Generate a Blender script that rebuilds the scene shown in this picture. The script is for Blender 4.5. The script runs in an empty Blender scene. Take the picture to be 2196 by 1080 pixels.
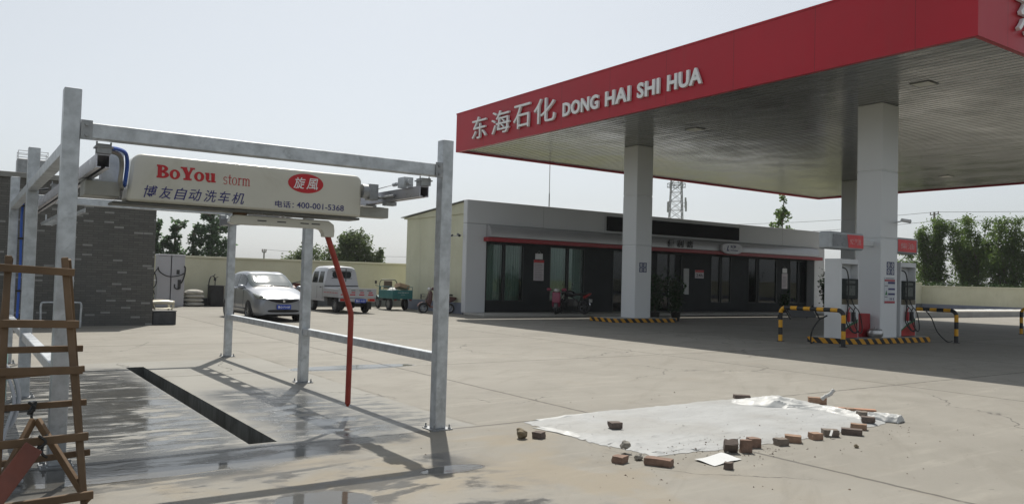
import bpy, bmesh, math, random
import numpy as np
from mathutils import Vector, Matrix, noise as mnoise

random.seed(7)
R = math.radians
SC = bpy.context.scene
COL = SC.collection

# ------------------------------------------------------------------ camera
cam_d = bpy.data.cameras.new('camera')
cam = bpy.data.objects.new('camera', cam_d)
COL.objects.link(cam)
SC.camera = cam
cam_d.sensor_fit = 'HORIZONTAL'
cam_d.sensor_width = 36.0
cam_d.lens = 28.0
cam_d.clip_start = 0.05
cam_d.clip_end = 6000
_pitch, _roll, _yaw = R(1.925), R(1.531), R(34.734)
_f = Vector((math.sin(_yaw) * math.cos(_pitch), math.cos(_yaw) * math.cos(_pitch), math.sin(_pitch)))
_r0 = Vector((math.cos(_yaw), -math.sin(_yaw), 0))
_u0 = _r0.cross(_f)
_r = _r0 * math.cos(_roll) + _u0 * math.sin(_roll)
_u = -_r0 * math.sin(_roll) + _u0 * math.cos(_roll)
cam.matrix_world = Matrix(((_r.x, _u.x, -_f.x, 0), (_r.y, _u.y, -_f.y, 0), (_r.z, _u.z, -_f.z, 1.5), (0, 0, 0, 1)))

# ------------------------------------------------------------------ world, sun, exposure
SUN_EL, SUN_AZ = 56.7, 28.1          # azimuth from +Y towards +X
world = bpy.data.worlds.new('World')
SC.world = world
world.use_nodes = True
wn = world.node_tree
sky = wn.nodes.new('ShaderNodeTexSky')
sky.sky_type = 'NISHITA'
sky.sun_disc = False
sky.sun_elevation = R(SUN_EL)
sky.sun_rotation = R(SUN_AZ)
sky.altitude = 0
sky.air_density = 1.0
sky.dust_density = 2.0
sky.ozone_density = 1.0
bg = wn.nodes['Background']
bg.inputs[1].default_value = 0.122
hz = wn.nodes.new('ShaderNodeHueSaturation')          # hazy air: paler, less saturated sky
hz.inputs['Saturation'].default_value = 0.30
wn.links.new(sky.outputs[0], hz.inputs['Color'])
tn = wn.nodes.new('ShaderNodeMix'); tn.data_type = 'RGBA'; tn.blend_type = 'MULTIPLY'
tn.inputs[0].default_value = 1.0; tn.inputs[7].default_value = (0.98, 1.0, 1.02, 1.0)
vl = wn.nodes.new('ShaderNodeMix'); vl.data_type = 'RGBA'            # even veil of bright haze over the whole dome
vl.inputs[0].default_value = 0.28; vl.inputs[7].default_value = (5.8, 6.25, 6.4, 1.0)
wn.links.new(hz.outputs[0], vl.inputs[6])
wn.links.new(vl.outputs[2], tn.inputs[6])
wn.links.new(tn.outputs[2], bg.inputs[0])
sun_d = bpy.data.lights.new('sun', 'SUN')
sun_d.energy = 5.0
sun_d.angle = R(0.53)
sun_d.color = (1.0, 0.95, 0.86)
sun = bpy.data.objects.new('sun', sun_d)
COL.objects.link(sun)
_a, _e = R(SUN_AZ), R(SUN_EL)
_sd = Vector((math.sin(_a) * math.cos(_e), math.cos(_a) * math.cos(_e), math.sin(_e)))
sun.rotation_euler = _sd.to_track_quat('Z', 'Y').to_euler()
SC.view_settings.view_transform = 'Standard'
SC.view_settings.look = 'None'
SC.view_settings.gamma = 1.0
SC.view_settings.use_curve_mapping = False
SC.view_settings.exposure = -0.08
SC.render.engine = 'CYCLES'
SC.cycles.max_bounces = 7
SC.cycles.diffuse_bounces = 2
SC.cycles.glossy_bounces = 4
SC.cycles.transparent_max_bounces = 12
SC.cycles.sample_clamp_indirect = 6.0
SC.cycles.use_denoising = True
SC.cycles.caustics_reflective = False
SC.cycles.caustics_refractive = False

# ------------------------------------------------------------------ shader helpers
class N:
    """a value socket in a node tree with arithmetic"""
    def __init__(s, nt, sock): s.nt, s.s = nt, sock
    def _op(s, op, b=None, c=None, clamp=False):
        n = s.nt.nodes.new('ShaderNodeMath'); n.operation = op; n.use_clamp = clamp
        for i, v in enumerate((s, b, c)):
            if v is None: continue
            if isinstance(v, N): s.nt.links.new(v.s, n.inputs[i])
            else: n.inputs[i].default_value = v
        return N(s.nt, n.outputs[0])
    def __add__(s, b): return s._op('ADD', b)
    def __radd__(s, b): return s._op('ADD', b)
    def __sub__(s, b): return s._op('SUBTRACT', b)
    def __rsub__(s, b): return s._op('MULTIPLY', -1.0)._op('ADD', b)
    def __mul__(s, b): return s._op('MULTIPLY', b)
    def __rmul__(s, b): return s._op('MULTIPLY', b)
    def __truediv__(s, b): return s._op('DIVIDE', b)
    def abs(s): return s._op('ABSOLUTE')
    def fract(s): return s._op('FRACT')
    def floor(s): return s._op('FLOOR')
    def max(s, b): return s._op('MAXIMUM', b)
    def min(s, b): return s._op('MINIMUM', b)
    def clamp(s): return s._op('ADD', 0.0, clamp=True)
    def step(s, lo, hi, a=0.0, b=1.0):
        n = s.nt.nodes.new('ShaderNodeMapRange'); n.interpolation_type = 'SMOOTHSTEP'
        s.nt.links.new(s.s, n.inputs[0])
        n.inputs[1].default_value, n.inputs[2].default_value = (lo, hi) if lo < hi else (hi, lo)
        n.inputs[3].default_value, n.inputs[4].default_value = (a, b) if lo < hi else (b, a)
        return N(s.nt, n.outputs[0])

class Mat:
    def __init__(s, name):
        s.m = bpy.data.materials.new(name); s.m.use_nodes = True
        s.nt = s.m.node_tree
        s.p = s.nt.nodes['Principled BSDF']
        s.out = s.nt.nodes['Material Output']
        s._pos = None
    def coord(s, kind='Object'):
        if kind == 'World':
            n = s.nt.nodes.new('ShaderNodeNewGeometry'); return n.outputs['Position']
        n = s.nt.nodes.new('ShaderNodeTexCoord'); return n.outputs[kind]
    def xyz(s, vec):
        n = s.nt.nodes.new('ShaderNodeSeparateXYZ'); s.nt.links.new(vec, n.inputs[0])
        return [N(s.nt, n.outputs[i]) for i in range(3)]
    def comb(s, x, y, z):
        n = s.nt.nodes.new('ShaderNodeCombineXYZ')
        for i, v in enumerate((x, y, z)):
            if isinstance(v, N): s.nt.links.new(v.s, n.inputs[i])
            else: n.inputs[i].default_value = v
        return n.outputs[0]
    def noise(s, vec, scale, detail=3.0, rough=0.55, dist=0.0):
        n = s.nt.nodes.new('ShaderNodeTexNoise'); s.nt.links.new(vec, n.inputs['Vector'])
        n.inputs['Scale'].default_value = scale; n.inputs['Detail'].default_value = detail
        n.inputs['Roughness'].default_value = rough; n.inputs['Distortion'].default_value = dist
        return N(s.nt, n.outputs[0])
    def scale(s, vec, sx, sy, sz):
        n = s.nt.nodes.new('ShaderNodeVectorMath'); n.operation = 'MULTIPLY'
        s.nt.links.new(vec, n.inputs[0]); n.inputs[1].default_value = (sx, sy, sz)
        return n.outputs[0]
    def mix(s, f, a, b, mode='MIX'):
        n = s.nt.nodes.new('ShaderNodeMix'); n.data_type = 'RGBA'; n.blend_type = mode
        for v, k in ((f, 0), (a, 6), (b, 7)):
            if isinstance(v, N): s.nt.links.new(v.s, n.inputs[k])
            elif isinstance(v, bpy.types.NodeSocket): s.nt.links.new(v, n.inputs[k])
            elif isinstance(v, tuple): n.inputs[k].default_value = (*v, 1.0)
            else: n.inputs[k].default_value = v
        return n.outputs[2]
    def set(s, key, v):
        i = s.p.inputs[key]
        if isinstance(v, N): s.nt.links.new(v.s, i)
        elif isinstance(v, bpy.types.NodeSocket): s.nt.links.new(v, i)
        elif isinstance(v, tuple): i.default_value = (*v, 1.0)
        else: i.default_value = v
    def bump(s, h, strength=0.3, dist=0.02):
        n = s.nt.nodes.new('ShaderNodeBump'); n.inputs['Strength'].default_value = strength
        n.inputs['Distance'].default_value = dist
        s.nt.links.new(h.s, n.inputs['Height']); s.nt.links.new(n.outputs[0], s.p.inputs['Normal'])

def simple(name, col, rough=0.5, metal=0.0, var=0.12, scale=3.0, bump=0.0, bscale=40.0, coat=0.0, spec=0.5, dirt=None, kind='Object', stretch=(1, 1, 1), rvar=0.07):
    """painted / cast / sawn surface: base colour broken up by two octaves of noise, optional dirt and grain"""
    m = Mat(name)
    v = m.coord(kind)
    if stretch != (1, 1, 1): v = m.scale(v, *stretch)
    n1 = m.noise(v, scale, 4.0, 0.6)
    lo = tuple(c * (1 - var) for c in col); hi = tuple(min(1.0, c * (1 + var)) for c in col)
    c = m.mix(n1.step(0.25, 0.75), lo, hi)
    if dirt:
        n2 = m.noise(v, scale * 0.6, 6.0, 0.7, 0.6)
        c = m.mix(n2.step(dirt[1], dirt[1] + 0.18) * dirt[2], c, dirt[0])
    m.set('Base Color', c)
    n3 = m.noise(v, scale * 2.3, 3.0)
    m.set('Roughness', n3.step(0.2, 0.8, max(0.02, rough - rvar), min(1.0, rough + rvar)))
    m.set('Metallic', metal)
    m.set('Specular IOR Level', spec)
    if coat:
        m.set('Coat Weight', coat); m.set('Coat Roughness', 0.05)
    if bump:
        m.bump(m.noise(v, bscale, 3.0), bump, 0.01)
    return m.m

def glass(name, tint=(0.25, 0.3, 0.3), refl=0.1, thru=0.6):
    m = Mat(name); nt = m.nt
    tr = nt.nodes.new('ShaderNodeBsdfTransparent'); tr.inputs[0].default_value = (*tint, 1)
    gl = nt.nodes.new('ShaderNodeBsdfGlossy'); gl.inputs['Roughness'].default_value = 0.02
    gl.inputs[0].default_value = (0.95, 0.97, 1, 1)
    fr = nt.nodes.new('ShaderNodeFresnel'); fr.inputs[0].default_value = 1.5
    f = (N(nt, fr.outputs[0]) * 1.0 + refl).clamp()
    mx = nt.nodes.new('ShaderNodeMixShader')
    nt.links.new(f.s, mx.inputs[0]); nt.links.new(tr.outputs[0], mx.inputs[1]); nt.links.new(gl.outputs[0], mx.inputs[2])
    nt.links.new(mx.outputs[0], m.out.inputs[0])
    return m.m

# ------------------------------------------------------------------ mesh helpers
class MB:
    def __init__(s): s.v, s.f, s.mi, s.sm = [], [], [], []
    def add(s, vs, fs, mi=0, smooth=False):
        o = len(s.v)
        s.v += [tuple(v) for v in vs]
        for f in fs:
            s.f.append([o + i for i in f]); s.mi.append(mi); s.sm.append(smooth)
        return s
    def box(s, x0, x1, y0, y1, z0, z1, mi=0, M=None):
        vs = [Vector((x, y, z)) for z in (z0, z1) for y in (y0, y1) for x in (x0, x1)]
        if M is not None: vs = [M @ v for v in vs]
        return s.add(vs, [(0, 2, 3, 1), (4, 5, 7, 6), (0, 1, 5, 4), (2, 6, 7, 3), (0, 4, 6, 2), (1, 3, 7, 5)], mi)
    def beam(s, a, b, w, h, up=(0, 0, 1), mi=0):
        """rectangular bar from a to b, w across, h along up"""
        a, b = Vector(a), Vector(b); d = (b - a).normalized(); u = Vector(up)
        x = d.cross(u)
        if x.length < 1e-4: x = d.cross(Vector((0, 1, 0)))
        x.normalize(); u = x.cross(d).normalized()
        vs = [p + x * (i * w / 2) + u * (j * h / 2) for p in (a, b) for i, j in ((-1, -1), (1, -1), (1, 1), (-1, 1))]
        return s.add(vs, [(3, 2, 1, 0), (4, 5, 6, 7), (0, 1, 5, 4), (1, 2, 6, 5), (2, 3, 7, 6), (3, 0, 4, 7)], mi)
    def tube(s, pts, r, n=8, mi=0, cap=True, closed=False):
        pts = [Vector(p) for p in pts]
        rr = r if isinstance(r, (list, tuple)) else [r] * len(pts)
        L = len(pts); vs = []; nrm = None
        for i, p in enumerate(pts):
            if closed: d = pts[(i + 1) % L] - pts[i - 1]
            else: d = (pts[min(i + 1, L - 1)] - pts[max(i - 1, 0)])
            d.normalize()
            if nrm is None:
                nrm = d.cross(Vector((0, 0, 1)))
                if nrm.length < 0.05: nrm = d.cross(Vector((0, 1, 0)))
            nrm = (nrm - d * nrm.dot(d)).normalized()
            b = d.cross(nrm)
            for k in range(n):
                a = 2 * math.pi * k / n
                vs.append(p + (nrm * math.cos(a) + b * math.sin(a)) * rr[i])
        fs = []
        for i in range(L if closed else L - 1):
            j = (i + 1) % L
            for k in range(n):
                k2 = (k + 1) % n
                fs.append((i * n + k, i * n + k2, j * n + k2, j * n + k))
        s.add(vs, fs, mi, True)
        if cap and not closed:
            s.add(vs[:n], [tuple(range(n))[::-1]], mi); s.add(vs[-n:], [tuple(range(n))], mi)
        return s
    def lathe(s, prof, n=20, M=None, mi=0, smooth=True):
        """prof: list of (r, h) about local Z"""
        vs = []
        for r, h in prof:
            for k in range(n):
                a = 2 * math.pi * k / n
                v = Vector((r * math.cos(a), r * math.sin(a), h))
                vs.append(M @ v if M is not None else v)
        fs = []
        for i in range(len(prof) - 1):
            for k in range(n):
                k2 = (k + 1) % n
                fs.append((i * n + k, i * n + k2, (i + 1) * n + k2, (i + 1) * n + k))
        return s.add(vs, fs, mi, smooth)
    def prism(s, poly, d0, d1, M=None, mi=0, smooth=False):
        """poly of (a, b) in local XY extruded along local Z from d0 to d1"""
        n = len(poly)
        vs = [Vector((a, b, d)) for d in (d0, d1) for a, b in poly]
        if M is not None: vs = [M @ v for v in vs]
        fs = [tuple(range(n))[::-1], tuple(range(n, 2 * n))]
        s.add(vs, fs, mi)
        s.add(vs, [(i, (i + 1) % n, n + (i + 1) % n, n + i) for i in range(n)], mi, smooth)
        return s
    def sphere(s, c, r, n=12, m=8, mi=0):
        rx, ry, rz = r if isinstance(r, (tuple, list)) else (r, r, r)
        vs, fs = [], []
        for i in range(m + 1):
            t = math.pi * i / m
            for k in range(n):
                a = 2 * math.pi * k / n
                vs.append((c[0] + rx * math.sin(t) * math.cos(a), c[1] + ry * math.sin(t) * math.sin(a), c[2] + rz * math.cos(t)))
        for i in range(m):
            for k in range(n):
                k2 = (k + 1) % n
                fs.append((i * n + k, (i + 1) * n + k, (i + 1) * n + k2, i * n + k2))
        return s.add(vs, fs, mi, True)
    def grid(s, fn, nu, nv, mi=0, smooth=True):
        vs = [fn(i / nu, j / nv) for i in range(nu + 1) for j in range(nv + 1)]
        fs = [(i * (nv + 1) + j, (i + 1) * (nv + 1) + j, (i + 1) * (nv + 1) + j + 1, i * (nv + 1) + j + 1) for i in range(nu) for j in range(nv)]
        return s.add(vs, fs, mi, smooth)
    def build(s, name, mats, parent=None, bev=0.0, sharp=35, seg=1, solid=0.0):
        me = bpy.data.meshes.new(name)
        me.from_pydata(s.v, [], s.f)
        for m in (mats if isinstance(mats, (list, tuple)) else [mats]): me.materials.append(m)
        if me.polygons:
            me.polygons.foreach_set('material_index', s.mi)
            me.polygons.foreach_set('use_smooth', s.sm)
        bm = bmesh.new(); bm.from_mesh(me)
        bmesh.ops.remove_doubles(bm, verts=bm.verts, dist=1e-5)
        bmesh.ops.recalc_face_normals(bm, faces=bm.faces)
        bm.to_mesh(me); bm.free()
        if any(s.sm): me.set_sharp_from_angle(angle=R(sharp))
        me.update()
        o = bpy.data.objects.new(name, me); COL.objects.link(o)
        if parent is not None: o.parent = parent
        if solid:
            md = o.modifiers.new('solid', 'SOLIDIFY'); md.thickness = solid; md.offset = 0
        if bev:
            md = o.modifiers.new('bevel', 'BEVEL'); md.width = bev; md.segments = seg; md.limit_method = 'ANGLE'; md.angle_limit = R(40)
        return o

def tag(o, label, cat, group=None, kind=None):
    if label: o['label'] = label
    if cat: o['category'] = cat
    if group: o['group'] = group
    if kind: o['kind'] = kind
    return o
def thing(name, label, cat, loc=(0, 0, 0), rz=0.0, group=None):
    o = bpy.data.objects.new(name, None); COL.objects.link(o)
    o.empty_display_size = 0.2
    o.location = loc; o.rotation_euler = (0, 0, rz)
    return tag(o, label, cat, group)
def structure(name, mb, mat, label=None, **k):
    o = mb.build(name, mat, **k); o['kind'] = 'structure'
    if label: o['label'] = label
    return o
def copy_tree(o, label=None, loc=None, rz=None, parent=None):
    c = o.copy(); COL.objects.link(c)
    if parent is not None:
        c.parent = parent; c.matrix_parent_inverse = o.matrix_parent_inverse.copy()
    if label: c['label'] = label
    if loc is not None: c.location = loc
    if rz is not None: c.rotation_euler = (0, 0, rz)
    for ch in [x for x in bpy.data.objects if x.parent == o]:
        copy_tree(ch, parent=c)
    return c

def frame(o, x, y):
    """matrix with local x, y axes along the given world directions, z = x cross y"""
    x, y = Vector(x).normalized(), Vector(y).normalized(); z = x.cross(y)
    return Matrix(((x.x, y.x, z.x, o[0]), (x.y, y.y, z.y, o[1]), (x.z, y.z, z.z, o[2]), (0, 0, 0, 1)))

def text(name, s, M, w, h, mat, parent, depth=0.002, bold=0.0, shear=0.0, spacing=1.0, fit=True, back=None):
    """flat or raised lettering as a mesh fitted to the w x h box whose lower left corner is M's origin"""
    c = bpy.data.curves.new('lettering', 'FONT'); c.body = s; c.size = 1.0
    c.offset = bold; c.shear = shear; c.space_character = spacing; c.resolution_u = 3
    c.extrude = 0.5
    o = bpy.data.objects.new('lettering', c); COL.objects.link(o)
    dg = bpy.context.evaluated_depsgraph_get(); dg.update()
    me = bpy.data.meshes.new_from_object(o.evaluated_get(dg))
    bpy.data.objects.remove(o); bpy.data.curves.remove(c)
    n = len(me.vertices)
    a = np.zeros(n * 3); me.vertices.foreach_get('co', a); a = a.reshape(-1, 3)
    lo, hi = a.min(0), a.max(0)
    k = h / (hi[1] - lo[1])
    kx = w / (hi[0] - lo[0]) if fit else k
    b = np.stack([(a[:, 0] - lo[0]) * kx, (a[:, 1] - lo[1]) * k, (a[:, 2] + 0.5) * depth], 1)
    Mn = np.array(M)
    b = b @ Mn[:3, :3].T + Mn[:3, 3]
    me.vertices.foreach_set('co', b.ravel()); me.materials.clear(); me.materials.append(mat)
    if back: me.materials.append(back)
    me.update()
    t = bpy.data.objects.new(name, me); COL.objects.link(t)
    if parent is not None: t.parent = parent
    return t

# ------------------------------------------------------------------ shared materials
GALV = simple('galvanised_steel', (0.46, 0.485, 0.51), 0.42, 0.45, 0.2, 9.0, 0.06, 60, dirt=((0.22, 0.235, 0.245), 0.55, 0.6))
GALV_DK = simple('dull_zinc', (0.30, 0.31, 0.32), 0.5, 0.5, 0.2, 9.0)
ALU = simple('aluminium_rail', (0.44, 0.44, 0.48), 0.32, 0.8, 0.08, 4.0)
BLACK = simple('black_rubber', (0.02, 0.02, 0.02), 0.65, 0, 0.2, 8)
DARKP = simple('dark_plastic', (0.035, 0.037, 0.04), 0.45, 0, 0.15, 6)
WHITEP = simple('white_paint', (0.70, 0.71, 0.72), 0.4, 0, 0.04, 1.2, dirt=((0.5, 0.5, 0.48), 0.6, 0.35))
def fascia_material():
    """red aluminium composite: slight oil canning, faint rain streaks, narrow panel joints"""
    m = Mat('red_cladding'); P = m.coord('World'); x, y, z = m.xyz(P)
    st = m.noise(m.scale(P, 2.2, 2.2, 0.22), 1.4, 5, 0.65); a = m.noise(P, 0.35, 3)
    c = m.mix(a.step(0.3, 0.7), (0.40, 0.004, 0.018), (0.46, 0.006, 0.024))
    c = m.mix(st.step(0.52, 0.74) * 0.30, c, (0.34, 0.02, 0.03))
    j = ((((x + y) / 2.44).fract() - 0.5).abs() * 2.44).step(0.004, 0.010, 1, 0)
    c = m.mix(j * 0.75, c, (0.10, 0.004, 0.008))
    m.set('Base Color', c); m.set('Roughness', a.step(0.2, 0.8, 0.34, 0.46)); m.set('Specular IOR Level', 0.35)
    m.bump(m.noise(m.scale(P, 1.0, 1.0, 0.5), 0.8, 2) - j * 0.02, 0.35, 0.06)
    return m.m
REDP = fascia_material()
def cream_material():
    m = Mat('cream_render'); P = m.coord('World')
    a = m.noise(P, 0.7, 5, 0.65); st = m.noise(m.scale(P, 1.6, 1.6, 0.16), 1.5, 5, 0.65); b = m.noise(P, 3.2, 5, 0.7); f = m.noise(P, 60, 3)
    c = m.mix(a.step(0.3, 0.7), (0.56, 0.55, 0.41), (0.63, 0.62, 0.475))
    c = m.mix(st.step(0.54, 0.72) * 0.40, c, (0.46, 0.445, 0.34))
    c = m.mix(b.step(0.60, 0.74) * 0.35, c, (0.48, 0.455, 0.355))
    m.set('Base Color', c); m.set('Roughness', 0.88); m.set('Specular IOR Level', 0.25)
    m.bump(f * 0.4 + b * 0.6, 0.25, 0.01)
    return m.m
CREAM = cream_material()
STEEL = simple('bare_steel', (0.5, 0.5, 0.5), 0.35, 0.9, 0.1, 10)
YELLOW = simple('yellow_paint', (0.72, 0.36, 0.02), 0.5, 0, 0.12, 6, dirt=((0.25, 0.16, 0.05), 0.6, 0.5))
BLKP = simple('black_paint', (0.018, 0.018, 0.02), 0.5, 0, 0.2, 6)
NAVY = simple('navy_ink', (0.02, 0.02, 0.13), 0.5)
REDINK = simple('red_ink', (0.50, 0.02, 0.03), 0.5)
WHITEINK = simple('white_ink', (0.78, 0.78, 0.78), 0.5, 0, 0.02)
BLACKINK = simple('black_ink', (0.02, 0.02, 0.02), 0.5)
CHROME = simple('chrome', (0.7, 0.7, 0.72), 0.12, 1.0, 0.05)
REDLAMP = simple('red_lens', (0.42, 0.02, 0.015), 0.15, 0, 0.05, coat=0.6)

def W(o, root):
    """parent a mesh authored in world coordinates to its thing"""
    o.parent = root
    o.matrix_parent_inverse = Matrix.LocRotScale(root.location, root.rotation_euler.to_quaternion(), None).inverted()
    return o
def wp(mb, name, mat, root, **k):
    return W(mb.build(name, mat, **k), root)

def catmull(pts, n):
    P = [Vector(p) for p in pts]; out = []
    for i in range(len(P) - 1):
        a, b, c, d = P[max(i - 1, 0)], P[i], P[i + 1], P[min(i + 2, len(P) - 1)]
        for k in range(n):
            t = k / n
            out.append(0.5 * ((2 * b) + (c - a) * t + (2 * a - 5 * b + 4 * c - d) * t * t + (3 * b - a - 3 * c + d) * t ** 3))
    out.append(P[-1]); return out

# ================================================================== GROUND
def concrete_material():
    m = Mat('yard_concrete')
    P = m.coord('World'); x, y, z = m.xyz(P)
    nb = m.noise(P, 0.22, 5, 0.6); nm = m.noise(P, 1.1, 5, 0.62, 0.4); nf = m.noise(P, 22, 4, 0.65)
    streak = m.noise(m.scale(P, 0.5, 3.2, 1), 1.6, 5, 0.6, 0.5)
    c = m.mix(nb.step(0.3, 0.7), (0.202, 0.189, 0.162), (0.248, 0.233, 0.202))
    c = m.mix(nm.step(0.42, 0.72) * 0.55, c, (0.165, 0.153, 0.128))
    c = m.mix(streak.step(0.5, 0.74) * 0.65, c, (0.285, 0.267, 0.228))
    diag = m.noise(m.scale(m.comb(x * 0.8 + y * 0.6, y * 0.8 - x * 0.6, 0.0), 0.35, 2.6, 1), 1.3, 6, 0.66, 0.5)
    c = m.mix(diag.step(0.52, 0.70) * 0.42, c, (0.155, 0.142, 0.115))
    c = m.mix(m.noise(P, 3.1, 6, 0.7).step(0.60, 0.72) * 0.35, c, (0.135, 0.12, 0.095))
    spk = m.noise(P, 9.0, 2, 0.5)
    c = m.mix(spk.step(0.725, 0.76) * 0.7, c, (0.06, 0.055, 0.048))
    c = m.mix(nf.step(0.45, 0.8) * 0.35, c, (0.26, 0.235, 0.19))
    # each cast slab has its own tone
    wn_ = m.nt.nodes.new('ShaderNodeTexWhiteNoise'); wn_.noise_dimensions = '2D'
    m.nt.links.new(m.comb(((x - 12.15) / 6.2).floor(), ((y - 6.85) / 5.1).floor(), 0.0), wn_.inputs['Vector'])
    c = m.mix(N(m.nt, wn_.outputs[0]) * 0.30, c, (0.15, 0.142, 0.12))
    # tyre scuffs, long and faint, curving across the yard
    ty = m.noise(m.scale(P, 1.0, 0.16, 1), 0.9, 3, 0.5, 1.2)
    c = m.mix((ty - 0.5).abs().step(0.0, 0.025, 1, 0) * nm.step(0.45, 0.65) * 0.28, c, (0.16, 0.15, 0.13))
    # oil and rust stains
    st = m.noise(P, 0.75, 4, 0.6, 0.3)
    c = m.mix(st.step(0.60, 0.74) * 0.5, c, (0.20, 0.18, 0.145))
    # newer, paler slab of the wash bay
    wob = (m.noise(P, 1.7, 3) - 0.5) * 0.10
    bay = (x + wob).step(4.33, 4.41, 1, 0) * (x + wob).step(-2.6, -2.5) * (y + wob).step(6.83, 6.88) * (y + wob).step(13.9, 14.1, 1, 0)
    c = m.mix(bay * 0.75, c, m.mix(nm.step(0.3, 0.7), (0.215, 0.21, 0.19), (0.262, 0.256, 0.232)))
    och = m.noise(P, 0.9, 4, 0.6, 0.4).step(0.44, 0.60) * y.step(2.5, 4.2) * y.step(6.4, 6.9, 1, 0) * x.step(0.0, 1.0) * x.step(4.2, 5.6, 1, 0)
    c = m.mix(och * 0.5, c, (0.22, 0.178, 0.115))
    edge = (x + wob - 4.4).abs().step(0.0, 0.05, 1, 0) * y.step(6.8, 6.9) * y.step(15, 16, 1, 0)
    c = m.mix(edge * nm.step(0.35, 0.6) * 0.6, c, (0.10, 0.09, 0.07))
    # joints between the slabs
    jw = (m.noise(P, 5.0, 4) - 0.5) * 0.05
    jx = (((x + jw - 12.15) / 6.2 + 0.5).fract() - 0.5).abs() * 6.2
    jy = (((y + jw - 6.85) / 5.1 + 0.5).fract() - 0.5).abs() * 5.1
    jn = m.noise(P, 2.4, 4, 0.7)
    joint = jx.step(0.010, 0.032, 1, 0).max(jy.step(0.010, 0.032, 1, 0)) * jn.step(0.28, 0.42)
    jdirt = jx.step(0.0, 0.14, 1, 0).max(jy.step(0.0, 0.14, 1, 0)) * jn.step(0.42, 0.66)
    # wandering cracks
    cn = m.noise(P, 0.33, 1)
    vo = m.nt.nodes.new('ShaderNodeTexVoronoi'); vo.feature = 'DISTANCE_TO_EDGE'; vo.inputs['Scale'].default_value = 0.19; vo.inputs['Randomness'].default_value = 1.0
    w1 = m.noise(P, 0.7, 5, 0.6) - 0.5; w2 = m.noise(m.scale(P, -1.0, 1.0, 1), 0.7, 5, 0.6) - 0.5
    m.nt.links.new(m.comb(x + w1 * 1.5, y + w2 * 1.5, 3.7), vo.inputs['Vector']); cr = N(m.nt, vo.outputs['Distance'])
    wig = (m.noise(P, 4, 4, 0.65) - 0.5) * 0.012
    crack = cr.step(0.0008, 0.0032, 1, 0) * cn.step(0.47, 0.53) * m.noise(P, 2.7, 3).step(0.30, 0.45)
    cr2 = m.noise(m.scale(P, 0.22, 0.6, 1), 0.5, 2, 0.5, 0.1)
    crack2 = (cr2 + wig * 0.5 - 0.47).abs().step(0.0004, 0.0014, 1, 0) * m.noise(P, 0.27, 1).step(0.5, 0.57) * 0.7
    c = m.mix(jdirt * 0.5, c, (0.20, 0.18, 0.14))
    c = m.mix(joint.max(crack) * 0.85, c, (0.055, 0.05, 0.042))
    # water from the wash bay
    wn1 = m.noise(m.scale(P, 0.55, 1.5, 1), 1.5, 5, 0.62, 0.8)
    wn2 = m.noise(P, 3.0, 4, 0.6)
    wn = wn1 * 0.7 + wn2 * 0.3
    ws = m.noise(m.scale(P, 0.75, 3.6, 1), 2.0, 6, 0.68, 0.4)
    def region(x0, x1, y0, y1, s=0.35):
        q = (wn2 - 0.5) * 0.5
        return (x + q).step(x0 - s, x0 + s) * (x + q).step(x1 - s, x1 + s, 1, 0) * (y + q).step(y0 - s, y0 + s) * (y + q).step(y1 - s, y1 + s, 1, 0)
    w = region(-3.0, 2.2, 5.9, 13.3) * (wn * 0.35 + ws * 0.65).step(0.40, 0.50)
    w = w.max(region(2.45, 3.75, 6.9, 10.4) * (wn * 0.5 + ws * 0.5).step(0.38, 0.50))
    w = w.max(region(3.0, 4.3, 6.9, 9.2, 0.25) * ws.step(0.44, 0.56) * 0.8)
    w = w.max(region(0.2, 2.9, 6.25, 7.0, 0.15) * wn.step(0.22, 0.38))
    w = w.max(region(2.6, 3.6, 6.55, 6.95, 0.12) * wn.step(0.34, 0.46))
    w = w.max(region(0.3, 3.6, 3.6, 6.1, 0.3) * wn.step(0.46, 0.54) * 0.9)
    def pool(cx, cy, rx, ry):
        q = (wn2 - 0.5) * 0.9 + (nm - 0.5) * 0.8
        a = (x - cx) / rx; b = (y - cy) / ry
        return ((a * a + b * b) + q).step(0.75, 1.05, 1, 0)
    p = pool(3.25, 5.42, 0.30, 0.13).max(pool(5.3, 12.1, 1.15, 0.33)).max(pool(2.02, 5.0, 0.35, 0.35)).max(pool(1.15, 6.35, 0.9, 0.16))
    p = p.max(region(-3.0, 1.5, 7.6, 12.6, 0.2) * ws.step(0.50, 0.55))
    p = p.max(region(0.0, 2.6, 6.25, 6.85, 0.12) * wn.step(0.36, 0.46) * 0.85)
    p = p.max(region(1.2, 2.1, 7.1, 11.5, 0.4) * wn.step(0.40, 0.52) * 0.9)
    p = p.max(region(2.5, 3.6, 7.0, 9.0, 0.3) * wn.step(0.47, 0.56) * 0.8)
    w = w.max(p)
    damp = (w * 0.85).clamp()
    c = m.mix(damp, c, m.mix(1.0, c, (0.22, 0.24, 0.28), 'MULTIPLY'))
    m.set('Base Color', c)
    rough = (1.0 - w) * 0.80 + w * 0.27
    rough = rough * (1.0 - p) + p * 0.035
    m.set('Roughness', rough)
    m.set('Specular IOR Level', (1.0 - w) * 0.5 + w * (p * 0.15 + 0.10))
    ripple = m.noise(m.scale(P, 1.2, 4.5, 1), 5.0, 3, 0.6, 0.6)
    h = (nf * 0.35 + m.noise(P, 70, 2) * 0.4 + nm * 0.3) * (1.0 - p) - joint * 0.8 - crack * 0.8 + ripple * p * 0.10
    m.bump(h, 0.35, 0.012)
    return m.m

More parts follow.
